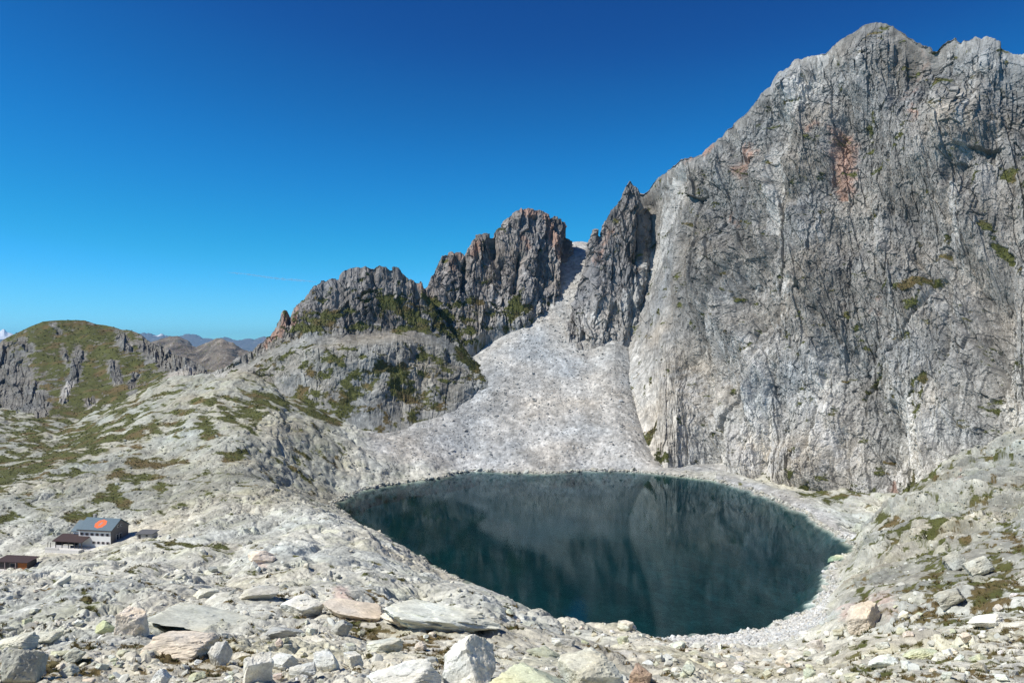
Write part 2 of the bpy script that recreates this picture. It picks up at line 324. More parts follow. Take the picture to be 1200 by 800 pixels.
# ------------------------------------------------------------------ ground mesh
FLAT = [(-184.5, 344, 20), (-216, 330, 15), (-168, 366, 8)]      # building plots
def build_ground():
    e_ = 0.80 + 0.7 * np.linspace(0, 1, 50)[1:] ** 1.6
    a = np.concatenate([-e_[::-1], np.linspace(-0.80, 0.80, 1250), e_]); na = len(a)
    # rows: fine where the ground is seen steeply
    kn = np.array([5, 20, 38, 60, 150, 350, 520, 700, 1000, 1300.]); dens = np.array([40, 80, 330, 420, 560, 900, 600, 1100, 1100, 200.])
    lb = np.linspace(math.log(5), math.log(1300), 4000)
    cum = np.concatenate([[0], np.cumsum(np.interp(lb, np.log(kn), dens)[:-1] * (lb[1] - lb[0]))])
    nr = int(cum[-1]); b = np.interp(np.linspace(0, cum[-1], nr), cum, lb)
    Yg = np.exp(b)[:, None] + np.zeros((1, na)); Xg = a[None] * Yg
    z, sd = ground_base(Xg, Yg)
    P = np.stack([Xg, Yg, z], -1)
    px = a[None] * F + 600 + 0 * Yg; py = 400 - (z - CAM_H) / Yg * F
    talus = sstep(600, 650, Yg) * sstep(410, 450, px) * (1 - sstep(20, 60, py - 555))
    beach = sstep(125, 45, sd + 18 * fbm(Xg / 18, Yg / 18, 0 * Xg, 3, 88)) * sstep(690, 800, px) * (1 - sstep(955, 980, px)) * (Yg < 420) + sstep(930, 960, px) * (1 - sstep(965, 985, px)) * (Yg > 280) * (Yg < 430) * sstep(40, 5, sd)
    beach = np.clip(np.maximum(beach, sstep(24, 6, sd) * (px > 840) * (px < 1005) * (Yg > 420)), 0, 1)
    talus = np.clip(np.maximum(talus, beach), 0, 1)
    valley = sstep(330, 420, Yg) * (1 - sstep(380, 430, px))          # grassy plateau on the left
    domeg = sstep(560, 720, Yg) * (1 - sstep(150, 240, px))
    spur = sstep(970, 1030, px) * sstep(560, 640, px) * (Yg < 470)
    gex = valley * .36 + domeg * .62 + spur * .46 + .24 * (Yg < 200) - talus * .9
    base = ROCKC['fg'] + 0 * P
    base = lerp(base, ROCKC['plateau'], (valley * .8)[..., None])
    base = lerp(base, ROCKC['fg'] * np.array([.64, .64, .64]), (spur * sstep(110, 220, Yg))[..., None])
    base = lerp(base, ROCKC['talus'], talus[..., None])
    base = lerp(base, np.array([.56, .545, .50]), (beach * (Yg < 420))[..., None])
    lich = sstep(.0, .5, fbm(Xg / 14, Yg / 14, 0 * Xg, 4, 91)) * (1 - talus)
    base = base * lerp(1.0, np.array([1.0, 1.03, .84]), (lich * .4)[..., None])
    base = base * (1 + talus * (.20 * fbm(Xg / 8, Yg / 110, 0 * Xg, 4, 94) + .12 * fbm(Xg / 30, Yg / 60, 0 * Xg, 3, 95)))[..., None]
    col, gm = paint(P, px, py, base, .75, gex, 0.6, True)
    # lake bed
    bed = sstep(-.1, -3, sd)
    col = lerp(col, np.array([.012, .044, .05]) + 0 * col, (bed * .97)[..., None])
    # relief
    amp = .02 + .98 * sstep(-2, 22, sd)
    def blur(A, k, ax):
        w = np.hanning(k + 2)[1:-1]; w /= w.sum(); h = k // 2; o = np.zeros_like(A)
        for i, wi in enumerate(w): o += wi * np.roll(A, i - h, ax)
        return o
    gms = blur(blur(gm, 41, 0), 31, 1)
    rock = (1 - .7 * gms) * amp
    D = np.zeros(Yg.shape)
    rub = sstep(-.25, .35, fbm(Xg / 22, Yg / 40, 0 * Xg, 3, 97))
    D += 2.6 * fbm(Xg / 45, Yg / 45, 0 * Xg, 3, 2) * amp * sstep(20, 120, Yg) * (1 - .5 * talus)
    # ledges running away from the viewer on the plateau, blocks elsewhere
    wx = 4 * fbm(Xg / 18, Yg / 18, 0 * Xg, 3, 60); wy = 4 * fbm(Xg / 18, Yg / 18, 0 * Xg + 9, 3, 61)
    ux = Xg + .22 * Yg + wx; uy = Yg - .1 * Xg + wy
    for size, el, h, ymin, ymax, seed in [(38, 2.4, 3.0, 200, 1000, 36), (19, 2.4, 1.5, 90, 1000, 31), (9, 2.2, .85, 50, 1000, 32), (4.2, 1.9, .5, 18, 900, 33), (2.0, 1.6, .28, 8, 560, 34), (1.0, 1.4, .17, 4, 230, 37), (.5, 1.3, .09, 3, 110, 35)]:
        lo = np.searchsorted(np.exp(b), ymin); hi = np.searchsorted(np.exp(b), ymax)
        s = slice(lo, hi)
        fd, fr = blocks(ux[s] / size, uy[s] / (size * el), seed, .42, 3.4, .42)
        if size > 15: fd = fd * (1 - .6 * valley[s] * (1 - sstep(560, 640, Yg[s])))
        if size < 5: fd = fd * (.35 + .95 * rub[s])
        fade = sstep(ymin, ymin * 1.6, Yg[s]) * (1 - sstep(ymax * .8, ymax, Yg[s]))
        D[s] += fade * rock[s] * h * (1 - .75 * talus[s]) * (1 + .5 * spur[s]) * (fd + .3)
        col[s] *= (1 + (.10 * fr * fade * (1 - gm[s])))[..., None]
    s = slice(np.searchsorted(np.exp(b), 230), np.searchsorted(np.exp(b), 480))
    for size, h, seed in [(16, 3.2, 81), (7, 1.7, 82), (3.2, .9, 83), (1.5, .45, 84)]:
        fd, fe, fr = facets((Xg[s] * .9 + .4 * Yg[s] + wx[s] * .4) / size, (z[s] + .3 * Xg[s] + wy[s] * .4) / (size * 1.5), seed, 1.3)
        D[s] += spur[s] * rock[s] * sstep(230, 300, Yg[s]) * h * fd
        col[s] *= (1 + .10 * fr * spur[s] * (1 - gm[s]))[..., None]
    # scree: rounded stones at several sizes
    for size, h, ymin, ymax, seed in [(5.0, .20, 60, 1100, 51), (2.4, .22, 60, 1100, 52), (1.1, .3, 10, 420, 53)]:
        s = slice(np.searchsorted(np.exp(b), ymin), np.searchsorted(np.exp(b), ymax))
        fd, fr = blocks(Xg[s] / size, Yg[s] / size, seed, .5)
        k = np.maximum(talus[s], .35 * (1 - gm[s]) * (Yg[s] < 450))
        D[s] += k * amp[s] * h * (fd + .4)
        col[s] *= (1 + .16 * fr * talus[s])[..., None]
    D = blur(D, 3, 0)
    D += .35 * gm * fbm(Xg / 1.3, Yg / 1.3, 0 * Xg, 3, 71) * sstep(20, 60, Yg)
    for hx, hy, hr in FLAT:
        D *= 1 - np.exp(-(((Xg - hx) ** 2 + (Yg - hy) ** 2) / hr ** 2) ** 2)
    N = normals(P); N *= np.sign(N[..., 2:3])
    Q = P + N * D[..., None]
    under = sd < -6
    Q[..., 2] = np.where(under, np.minimum(Q[..., 2], -.35), Q[..., 2])
    # rows out to the horizon, down into the valleys
    far = np.exp(np.linspace(math.log(1330), math.log(60000), 36))
    t = sstep(1300, 5000, far)[:, None]
    zf = lerp(Q[-1, :, 2][None], -650.0, t)
    FR = np.stack([a[None] * far[:, None], far[:, None] + 0 * a[None], zf], -1)
    Qa = np.concatenate([Q, FR]); Ca = np.concatenate([col, np.broadcast_to(np.array([.10, .10, .07]), FR.shape)])
    me = mesh_np('ground', Qa.reshape(-1, 3), grid_faces(*Qa.shape[:2]), 4, Ca.reshape(-1, 3))
    o = obj_from('ground', me, MAT['rock'], kind='structure')
    return dict(a=a, b=b, Q=Q, gm=gm, talus=talus, sd=sd, px=px, beach=beach)

# ------------------------------------------------------------------ lofted mountains
def loft(name, cols, skyline, nx, ny, style, base, x0=None, x1=None, gex=0, back=14, sky_w=.78, seed=0, damp=.6, jag=True):
    xs = sorted(cols); K = len(cols[xs[0]])
    kn = np.array([[list(p) for p in cols[x]] for x in xs], float)      # (C,K,2)
    x = np.linspace(xs[0] if x0 is None else x0, xs[-1] if x1 is None else x1, nx)
    g = pchip(xs, kn, x)                                                # (nx,K,2)
    # columns closer together where the wall turns away
    wm = world(x, g[:, K // 2, 0], g[:, K // 2, 1]); ds = np.linalg.norm(np.diff(wm[:, :2], axis=0), axis=1)
    cum = np.concatenate([[0], np.cumsum(np.diff(x) / np.diff(x).mean() + .9 * ds / np.median(ds))])
    x = np.interp(np.linspace(0, cum[-1], nx), cum, x); g = pchip(xs, kn, x)
    tk = np.linspace(0, 1, K); t = np.linspace(0, 1, ny)
    g2 = pchip(tk, np.moveaxis(g, 1, 0), t)                             # (ny,nx,2)
    py, Y = g2[..., 0], g2[..., 1]
    if skyline:
        sx, sy = np.array(skyline, float).T
        fine = np.interp(x, sx, sy) + (1.6 * fbm(x / 5.0, 0 * x + .5, 0 * x, 3, 55) if jag else 0)
        inside = sstep(sx[0] - 8, sx[0], x) * (1 - sstep(sx[-1], sx[-1] + 8, x))
        py = py + (sstep(sky_w, 1, t)[:, None] * ((fine - g[:, -1, 0]) * inside)[None])
    px = x[None] + 0 * py
    P = world(px, py, Y)
    # down the far side
    steps = np.linspace(0, 1, back + 1)[1:] ** 1.7
    top = P[-1]
    B = [top + np.array([0, 1, 0]) * (s * 160) + np.array([0, 0, -1]) * (s ** 1.6 * 230 + s * 12) for s in steps]
    nb = len(B)
    P = np.concatenate([P, np.array(B)]); px = np.concatenate([px, np.repeat(px[-1:], nb, 0)]); py = np.concatenate([py, np.repeat(py[-1:], nb, 0)])
    # a skirt below the foot, sunk into the ground
    sk = np.stack([P[0] + np.array([0, -.15 * d, -d]) for d in (24.0, 12.0, 5.0)])
    P = np.concatenate([sk, P]); px = np.concatenate([px[:1]] * 3 + [px]); py = np.concatenate([py[:1]] * 3 + [py]); t = np.concatenate([[0, 0, 0], t])
    mid = P[ny // 2]; s = np.concatenate([[0], np.cumsum(np.linalg.norm(np.diff(mid[:, :2], axis=0), axis=1))])
    S = s[None] + 0 * px; Z = P[..., 2]
    T = np.concatenate([t, np.full(nb, 1.0)])[:, None] + 0 * px
    X, Yw = P[..., 0], P[..., 1]
    gx = gex(px, py, P) if callable(gex) else gex
    bs = base(px, py, P) if callable(base) else base + 0 * P
    col, gm = paint(P, px, py, bs, 1.0, gx)
    N = normals(P)
    flip = np.sign(N[..., 1:2] * -1 + N[..., 2:3] * 1.0); N = N * np.where(flip == 0, 1, flip)
    D, ctint = style(S, Z, X, Yw, px, py, T, gm)
    edge = 1 - damp * sstep(.93, 1.0, T)
    Q = P + N * (D * edge)[..., None]
    col = np.clip(col * (1 + ctint * (1 - gm))[..., None], .01, .8)
    me = mesh_np(name, Q.reshape(-1, 3), grid_faces(*Q.shape[:2]), 4, col.reshape(-1, 3))
    o = obj_from(name, me, MAT['rock'], kind='structure')
    return dict(o=o, Q=Q, gm=gm, px=px, py=py)

def cliff_style(seed, k=1.0, big=1.0, grooves=(), layers=None):
    def fn(S, Z, X, Y, px, py, T, gm):
        w1 = 1.3 * fbm(X / 50, Y / 50, Z / 50, 3, seed + 1) + .5 * fbm(X / 6, Y / 6, Z / 6, 3, seed + 31); w2 = 6 * fbm(X / 40, Y / 40, Z / 40, 3, seed + 2)
        D = big * 6 * fbm(S / 80 + Z / 420, Z / 240, 0 * S, 3, seed + 3)
        tint = .30 * fbm(S / 55 + Z / 110, Z / 150, 0 * S, 4, seed + 20)
        rock = 1 - .6 * gm
        for su, sv, sh, h, sd in ([] if layers else [(80, 200, .28, 25.0, 7), (46, 95, -.34, 14.0, 8), (24, 60, .36, 6.0, 9)]):
            fd, fr = blocks((S + w1 + sh * Z) / su, (Z + w2 - sh * .5 * S) / sv, seed * 10 + sd, 1.0, 1.7, .12)
            D += h * (fd + .3); tint += .05 * fr
        for su, sv, sh, h, sd in (layers or [(19, 130, .12, 2.0, 1), (7.5, 40, .18, 1.3, 2), (10, 16, .75, 1.3, 10), (3.6, 24, -.10, 1.0, 3), (5, 5, -.5, .6, 11), (1.9, 7, .12, .6, 4), (1.2, 2.2, .1, .38, 5)]):
            fd, fe, fr = facets((S + w1 + sh * Z) / su, (Z + w2 - sh * .5 * S) / sv, seed * 10 + sd, 1.5)
            D += k * h * rock * (fd - .12 * (1 - sstep(0, .10, fe)))
            tint += .07 * fr
        D += k * .5 * fbm(X / 2.2, Y / 2.2, Z / 4.5, 4, seed + 9) * rock
        if len(grooves):
            n = fbm(X / 12, Y / 12, Z / 20, 3, seed + 12)
            D -= strokes(px + 3 * n, py, grooves)
        return (D - D.mean()) * sstep(-.02, .06, T), tint
    return fn
# ------------------------------------------------------------------ materials
MAT = {}
def new_mat(name):
    m = bpy.data.materials.new(name); m.use_nodes = True
    nt = m.node_tree
    for n in list(nt.nodes): nt.nodes.remove(n)
    out = nt.nodes.new('ShaderNodeOutputMaterial')
    return m, nt, out
def node(nt, typ, **kw):
    n = nt.nodes.new(typ)
    for k, v in kw.items():
        if k in n.inputs.keys() if hasattr(n.inputs, 'keys') else False: n.inputs[k].default_value = v
        else: setattr(n, k, v)
    return n
def rock_material(name, per_object=False, local=False):
    m, nt, out = new_mat(name); L = nt.links.new
    b = node(nt, 'ShaderNodeBsdfPrincipled', Roughness=.92); b.inputs['Specular IOR Level'].default_value = .18
    at = node(nt, 'ShaderNodeAttribute', attribute_name='Col')
    tc = node(nt, 'ShaderNodeTexCoord')
    co = tc.outputs['Object']
    n1 = node(nt, 'ShaderNodeTexNoise', Scale=5.0 if per_object else .9, Detail=9.0, Roughness=.72); L(co, n1.inputs['Vector'])
    n2 = node(nt, 'ShaderNodeTexNoise', Scale=36.0 if per_object else 7.0, Detail=6.0, Roughness=.7); L(co, n2.inputs['Vector'])
    r1 = node(nt, 'ShaderNodeMapRange'); r1.inputs[1].default_value = .25; r1.inputs[2].default_value = .75; r1.inputs[3].default_value = .62; r1.inputs[4].default_value = 1.34
    L(n1.outputs['Fac'], r1.inputs[0])
    r2 = node(nt, 'ShaderNodeMapRange'); r2.inputs[1].default_value = .3; r2.inputs[2].default_value = .7; r2.inputs[3].default_value = .82; r2.inputs[4].default_value = 1.16
    L(n2.outputs['Fac'], r2.inputs[0])
    mu = node(nt, 'ShaderNodeMath', operation='MULTIPLY'); L(r1.outputs[0], mu.inputs[0]); L(r2.outputs[0], mu.inputs[1])
    last = mu.outputs[0]
    if per_object:
        oi = node(nt, 'ShaderNodeObjectInfo')
        r3 = node(nt, 'ShaderNodeMapRange'); r3.inputs[3].default_value = .86; r3.inputs[4].default_value = 1.14
        L(oi.outputs['Random'], r3.inputs[0])
        m2 = node(nt, 'ShaderNodeMath', operation='MULTIPLY'); L(last, m2.inputs[0]); L(r3.outputs[0], m2.inputs[1]); last = m2.outputs[0]
    mx = node(nt, 'ShaderNodeVectorMath', operation='SCALE'); L(at.outputs['Color'], mx.inputs[0]); L(last, mx.inputs['Scale'])
    colour = mx.outputs[0]
    if per_object:
        oc = node(nt, 'ShaderNodeVectorMath', operation='MULTIPLY'); L(colour, oc.inputs[0]); L(oi.outputs['Color'], oc.inputs[1]); colour = oc.outputs[0]
        # lichen and dark mineral stains
        n3 = node(nt, 'ShaderNodeTexNoise', Scale=6.0, Detail=9.0, Roughness=.75); L(co, n3.inputs['Vector'])
        r4 = node(nt, 'ShaderNodeMapRange'); r4.inputs[1].default_value = .56; r4.inputs[2].default_value = .68; r4.inputs[4].default_value = .5
        L(n3.outputs['Fac'], r4.inputs[0])
        mc = node(nt, 'ShaderNodeMix', data_type='RGBA'); L(r4.outputs[0], mc.inputs['Factor']); L(colour, mc.inputs['A']); mc.inputs['B'].default_value = (.36, .37, .22, 1)
        colour = mc.outputs['Result']
    L(colour, b.inputs['Base Color'])
    bp = node(nt, 'ShaderNodeBump', Strength=.55, Distance=.5 if not per_object else .16)
    L(n1.outputs['Fac'], bp.inputs['Height'])
    bp2 = node(nt, 'ShaderNodeBump', Strength=.4, Distance=.06); L(n2.outputs['Fac'], bp2.inputs['Height']); L(bp.outputs[0], bp2.inputs['Normal'])
    L(bp2.outputs[0], b.inputs['Normal']); L(b.outputs[0], out.inputs['Surface'])
    MAT[name] = m
    return m
def plain(key, col, rough=.8, metal=0.0, var=.15, scale=3.0, bump=.0, attr=False):
    m, nt, out = new_mat(key); L = nt.links.new
    b = node(nt, 'ShaderNodeBsdfPrincipled', Roughness=rough, Metallic=metal)
    b.inputs['Specular IOR Level'].default_value = .3
    tc = node(nt, 'ShaderNodeTexCoord')
    n = node(nt, 'ShaderNodeTexNoise', Scale=scale, Detail=6.0, Roughness=.65); L(tc.outputs['Object'], n.inputs['Vector'])
    r = node(nt, 'ShaderNodeMapRange'); r.inputs[1].default_value = .25; r.inputs[2].default_value = .75; r.inputs[3].default_value = 1 - var; r.inputs[4].default_value = 1 + var
    L(n.outputs['Fac'], r.inputs[0])
    mx = node(nt, 'ShaderNodeVectorMath', operation='SCALE'); L(r.outputs[0], mx.inputs['Scale'])
    if attr:
        at = node(nt, 'ShaderNodeAttribute', attribute_name='Col'); L(at.outputs['Color'], mx.inputs[0])
    else: mx.inputs[0].default_value = col
    L(mx.outputs[0], b.inputs['Base Color'])
    if bump:
        bp = node(nt, 'ShaderNodeBump', Strength=.5, Distance=bump); L(n.outputs['Fac'], bp.inputs['Height']); L(bp.outputs[0], b.inputs['Normal'])
    L(b.outputs[0], out.inputs['Surface'])
    MAT[key] = m
    return m
rock_material('rock'); rock_material('boulder_rock', per_object=True)
plain('plaster', (.78, .77, .74), .9, var=.06, scale=1.5)
plain('dark_cladding', (.075, .066, .062), .85, var=.3, scale=4)
plain('gable_grey', (.15, .145, .14), .85, var=.25, scale=4)
plain('brown_shingle', (.055, .035, .033), .85, var=.3, scale=3)
plain('blue_grey_metal', (.085, .135, .165), .5, var=.15, scale=1.2)
plain('orange_paint', (.80, .13, .025), .6, var=.08)
plain('grey_paint', (.30, .24, .24), .6, var=.08)
plain('glass_dark', (.02, .025, .03), .12, var=.1)
plain('shutter', (.10, .10, .11), .6, var=.1)
plain('orange_wood', (.34, .12, .035), .8, var=.35, scale=6)
plain('dry_stone', (.40, .385, .35), .95, var=.35, scale=2.5, bump=.15)
plain('terrace_stone', (.62, .60, .56), .9, var=.2, scale=2, bump=.05)
plain('grey_roof', (.12, .12, .12), .8, var=.25, scale=3)
plain('plants', (.1, .1, .1), .8, var=.35, scale=3, attr=True)
plain('scree_rock', (.1, .1, .1), .92, var=.22, scale=2.0, attr=True)

# ------------------------------------------------------------------ camera, sun, sky
W0, H0 = 1200, 800
cam = bpy.data.cameras.new('camera'); cam.sensor_width = 36; cam.lens = 36 * F / W0
cam.clip_start = .1; cam.clip_end = 200000
co = bpy.data.objects.new('camera', cam); COL.objects.link(co)
co.location = (0, 0, CAM_H); co.rotation_euler = (math.radians(90), 0, 0)
scene.camera = co
SUN_EL, SUN_AZ = math.radians(50), math.radians(17)       # height; angle behind the left-hand side
sdir = np.array([-math.cos(SUN_AZ) * math.cos(SUN_EL), -math.sin(SUN_AZ) * math.cos(SUN_EL), math.sin(SUN_EL)])
sl = bpy.data.lights.new('sun', 'SUN'); sl.energy = 4.4; sl.angle = math.radians(.53); sl.color = (1, .965, .90)
so = bpy.data.objects.new('sun', sl); COL.objects.link(so)
from mathutils import Vector, Matrix
so.rotation_euler = Vector(sdir).to_track_quat('Z', 'Y').to_euler()
so.location = (-100, -100, 500)
wd = bpy.data.worlds.new('World'); scene.world = wd; wd.use_nodes = True
nt = wd.node_tree; bg = nt.nodes['Background']; L = nt.links.new
sky = nt.nodes.new('ShaderNodeTexSky'); sky.sky_type = 'NISHITA'; sky.sun_disc = False
sky.sun_elevation = SUN_EL; sky.sun_rotation = math.atan2(sdir[0], sdir[1])
sky.altitude = 2500; sky.air_density = 1.0; sky.dust_density = 0.0; sky.ozone_density = 3.0
# clear dry mountain air: deepen the sky towards the zenith and keep the horizon blue (tone curve per channel)
dv = nt.nodes.new('ShaderNodeVectorMath'); dv.operation = 'SCALE'; dv.inputs['Scale'].default_value = .1
cv = nt.nodes.new('ShaderNodeRGBCurve')
for ch_, pts in enumerate((((0, 0), (.09, .006), (.16, .012), (.274, .036), (.415, .105), (.60, .19), (.75, .235), (1, .30)),
                           ((0, 0), (.165, .062), (.20, .10), (.274, .185), (.434, .345), (.583, .48), (.71, .57), (1, .68)),
                           ((0, 0), (.31, .24), (.377, .335), (.475, .49), (.629, .66), (.70, .80), (1, .9)))):
    c_ = cv.mapping.curves[ch_]
    for q, p_ in enumerate(pts):
        if q == 0: c_.points[0].location = p_
        elif q == len(pts) - 1: c_.points[1 if len(c_.points) == 2 else len(c_.points) - 1].location = p_
        else: c_.points.new(*p_)
cv.mapping.update()
up = nt.nodes.new('ShaderNodeVectorMath'); up.operation = 'SCALE'; up.inputs['Scale'].default_value = 20
L(sky.outputs[0], dv.inputs[0]); L(dv.outputs[0], cv.inputs['Color']); L(cv.outputs[0], up.inputs[0]); L(up.outputs[0], bg.inputs['Color'])
bg.inputs['Strength'].default_value = .05
vs = scene.view_settings; vs.view_transform = 'Standard'; vs.look = 'None'; vs.exposure = 0.35; vs.gamma = 1; vs.use_curve_mapping = False
cy = scene.cycles; cy.use_denoising = True; cy.max_bounces = 6; cy.transparent_max_bounces = 12; cy.volume_bounces = 0; cy.diffuse_bounces = 3
try: cy.denoising_input_passes = 'RGB_ALBEDO_NORMAL'; cy.denoising_prefilter = 'NONE'
except Exception: pass

# ------------------------------------------------------------------ the land
G = build_ground()

CLIFF = {
 735:[(560,662),(470,768),(400,850),(330,915),(240,955)],
 760:[(552,656),(455,740),(370,838),(300,898),(223,920)],
 780:[(555,651),(457,716),(370,792),(290,838),(203,866)],
 800:[(558,648),(460,705),(370,760),(280,800),(186,835)],
 870:[(572,610),(440,650),(330,700),(235,745),(136,785)],
 940:[(590,574),(440,605),(310,650),(190,700),(68,745)],
 1030:[(615,520),(450,555),(310,600),(170,650),(28,700)],
 1100:[(600,490),(450,520),(320,560),(190,605),(57,650)],
 1200:[(600,440),(450,470),(320,510),(190,555),(64,600)],
 1335:[(600,400),(440,430),(310,470),(180,510),(60,550)]}
SKY_CLIFF = [(738,235),(748,226),(754,227),(760,222),(772,207),(781,202),(790,193),(797,186),(804,185),(813,184),(822,182),(829,174),(840,164),(846,160),(852,151),(858,148),(866,138),(876,130),(884,120),(889,115),(896,106),(905,101),(909,92),(914,86),(919,85),(923,82),(928,76),(932,70),(936,69),(941,68),(953,66),(966,63),(975,55),(984,47),(993,42),(1002,38),(1011,32),(1020,29),(1027,28),(1033,28),(1042,31),(1051,34),(1058,38),(1065,43),(1074,48),(1083,53),(1091,54),(1095,58),(1099,58),(1103,52),(1110,47),(1115,45),(1121,44),(1124,49),(1127,50),(1130,47),(1137,46),(1144,44),(1151,47),(1155,44),(1159,46),(1165,48),(1171,50),(1173,58),(1180,61),(1185,62),(1191,65),(1200,63),(1230,70),(1270,90),(1330,60)]
GROOVE_M = [(940,95,926,140,8,11),(926,140,912,190,9,11),(912,190,918,230,9,9),(918,230,905,300,8,7),(968,66,942,118,7,8),(958,105,936,220,9,-8),(905,120,893,230,10,-9),(893,230,880,330,12,-8),(860,175,850,280,10,-8),(880,200,872,330,4,6),(1000,70,975,210,5,7),(1030,45,1012,160,6,-8),(1012,160,1005,330,9,-8),(1050,60,1042,330,4,6),(1090,150,1070,330,10,-8),(1150,150,1165,420,10,-9),(1120,200,1110,420,5,7),(790,440,845,330,3,5),(845,330,885,290,3,5),(860,480,905,350,4,5),(1000,460,1110,330,3,5),(1070,300,1170,440,3.5,5),(930,330,1000,420,3.5,5),(820,300,805,420,8,-7),(1040,470,1052,550,4,6),(960,440,952,560,4,5),(905,430,895,545,4,5),(930,420,925,540,8,-6),(1000,430,1005,560,9,-6),(1090,440,1085,540,6,-5),(797,190,786,222,8,7),(786,222,772,292,9,9),(772,292,745,350,10,9),(1098,58,1085,120,6,6),(1085,120,1080,170,8,4),(1124,44,1120,100,4,4),(1142,75,1140,190,4,3),(866,188,876,192,6,6),(985,222,990,230,4,5),(1128,210,1122,290,7,4),(935,80,930,105,3,6),(1010,60,990,130,8,3),(868,520,890,540,4,3),(866,516,872,524,3,5),(1035,535,1037,548,3,5),(890,310,905,322,6,4),(995,420,1003,430,4,4),(985,150,984,220,12,-4),(1118,45,1100,180,10,-3),(830,250,845,330,14,-6),(905,90,880,170,12,-5),(960,120,950,200,12,-4)]
def cliff_base(px, py, P):
    low = sstep(330, 520, py)
    left = sstep(900, 760, px)
    c = lerp(ROCKC['cliff'], np.array([.475,.458,.41]), (low * .9)[..., None])
    c = lerp(c, ROCKC['talus'] * .88, (sstep(560, 590, py) * .5)[..., None])
    return c * (1 - .05 * left)[..., None]
def wall_style(S, Z, X, Y, px, py, T, gm):
    D, t = cliff_style(3, 1.0, 1.0, GROOVE_M)(S, Z, X, Y, px, py, T, gm)
    return D * lerp(.35, 1.0, sstep(765, 825, px)), t
M1 = loft('mountain', CLIFF, SKY_CLIFF, 1050, 950, wall_style, cliff_base, back=70, damp=.85, gex=lambda px, py, P: .02 + .10 * (px > 1120) * (py > 180))

TOW = {
 486:[(385,858),(362,872),(342,885)],
 505:[(392,856),(355,878),(329,898)],
 522:[(402,850),(350,878),(299,912)],
 545:[(407,845),(360,880),(303,925)],
 575:[(392,865),(330,905),(276,945)],
 614:[(388,873),(310,920),(244,970)],
 640:[(374,900),(310,938),(251,980)],
 656:[(352,930),(300,960),(257,990)],
 664:[(335,960),(300,980),(268,1000)],
 671:[(306,1000),(294,1005),(281,1010)]}
SKY_TOW = [(497,346),(500,342),(505,329),(509,318),(514,307),(518,301),(522,298),(530,297),(539,296),(542,299),(544,307),(547,301),(550,294),(554,284),(559,277),(565,275),(571,274),(574,274),(576,277),(580,271),(587,266),(592,259),(599,252),(607,247),(614,244),(620,244),(625,247),(632,248),(640,251),(645,256),(650,253),(655,256),(660,260),(664,266),(665,271),(666,277),(671,282)]
GR_T = [(544,307,543,340,2.5,9),(577,277,580,315,3,10),(610,300,603,340,4,14),(666,275,660,330,4,14),(590,310,582,360,5,6),(522,300,515,340,3,4),(560,280,566,330,4,-5),(632,260,630,330,8,-5),(600,260,596,300,7,-4),(650,265,647,320,5,-4)]
LT = [(22, 60, .12, 3.6, 1), (11, 30, -.1, 2.6, 2), (5.5, 14, .12, 1.7, 3), (2.8, 6, -.1, .9, 4)]
M2 = loft('mountain.001', TOW, SKY_TOW, 460, 330, cliff_style(5, 1.0, .55, GR_T, LT), lambda px, py, P: lerp(ROCKC['tower'], np.array([.27,.26,.24]), sstep(335, 390, py)[..., None]), back=30,
    gex=lambda px, py, P: .5 * sstep(345, 372, py))
TOC = {
 664:[(416,840),(392,858),(384,872)],
 676:[(418,838),(372,875),(345,900)],
 686:[(418,836),(352,880),(306,912)],
 700:[(418,832),(330,872),(270,905)],
 722:[(412,834),(318,876),(238,905)],
 740:[(402,842),(290,884),(212,905)],
 752:[(392,856),(290,888),(227,908)],
 760:[(386,878),(295,905),(245,922)],
 768:[(352,925),(300,935),(258,945)]}
SKY_TOC = [(664,384),(669,370),(676,345),(681,328),(686,306),(690,290),(694,274),(698,270),(703,277),(707,264),(712,252),(719,243),(727,234),(731,225),(734,216),(737,212),(740,212),(744,217),(748,223),(752,235),(755,245)]
GR_C = [(703,277,700,320,4,5),(752,250,748,320,4,8),(706,302,712,304,3,4),(730,240,722,330,8,-5),(690,290,686,350,8,-3)]
M3 = loft('mountain.002', TOC, SKY_TOC, 270, 330, cliff_style(7, 1.0, .5, GR_C, LT), lambda px, py, P: lerp(np.array([.225,.21,.195]), np.array([.31,.30,.28]), sstep(330, 385, py)[..., None]), back=30)

KNOLL = {
 235:[(460,725),(454,735),(450,742),(446,752),(442,765)],
 300:[(452,738),(440,755),(430,768),(421,785),(411,805)],
 340:[(478,706),(440,740),(415,760),(400,785),(370,830)],
 380:[(494,693),(445,722),(412,740),(396,785),(326,835)],
 430:[(524,676),(450,722),(408,750),(392,805),(312,845)],
 470:[(530,676),(450,738),(404,775),(388,815),(317,850)],
 500:[(522,692),(450,755),(404,800),(390,820),(345,852)],
 530:[(508,716),(455,757),(418,800),(402,825),(388,838)],
 560:[(488,756),(450,778),(437,800),(429,815),(422,828)],
 605:[(494,754),(453,783),(445,800),(439,812),(433,822)]}
SKY_KN = [(280,418),(297,410),(307,400),(317,391),(321,385),(325,378),(328,372),(331,365),(333,362),(336,364),(339,374),(341,370),(344,361),(347,359),(351,356),(355,352),(359,348),(363,340),(368,333),(372,331),(377,327),(382,327),(389,324),(392,325),(396,326),(400,321),(404,316),(410,314),(415,312),(422,314),(430,312),(437,313),(445,310),(449,313),(452,312),(458,316),(460,313),(462,312),(467,314),(471,320),(475,324),(479,326),(484,329),(490,331),(494,329),(497,339),(501,346),(505,351),(512,364),(520,378),(530,390),(539,402),(548,413),(557,425),(563,431),(567,436)]
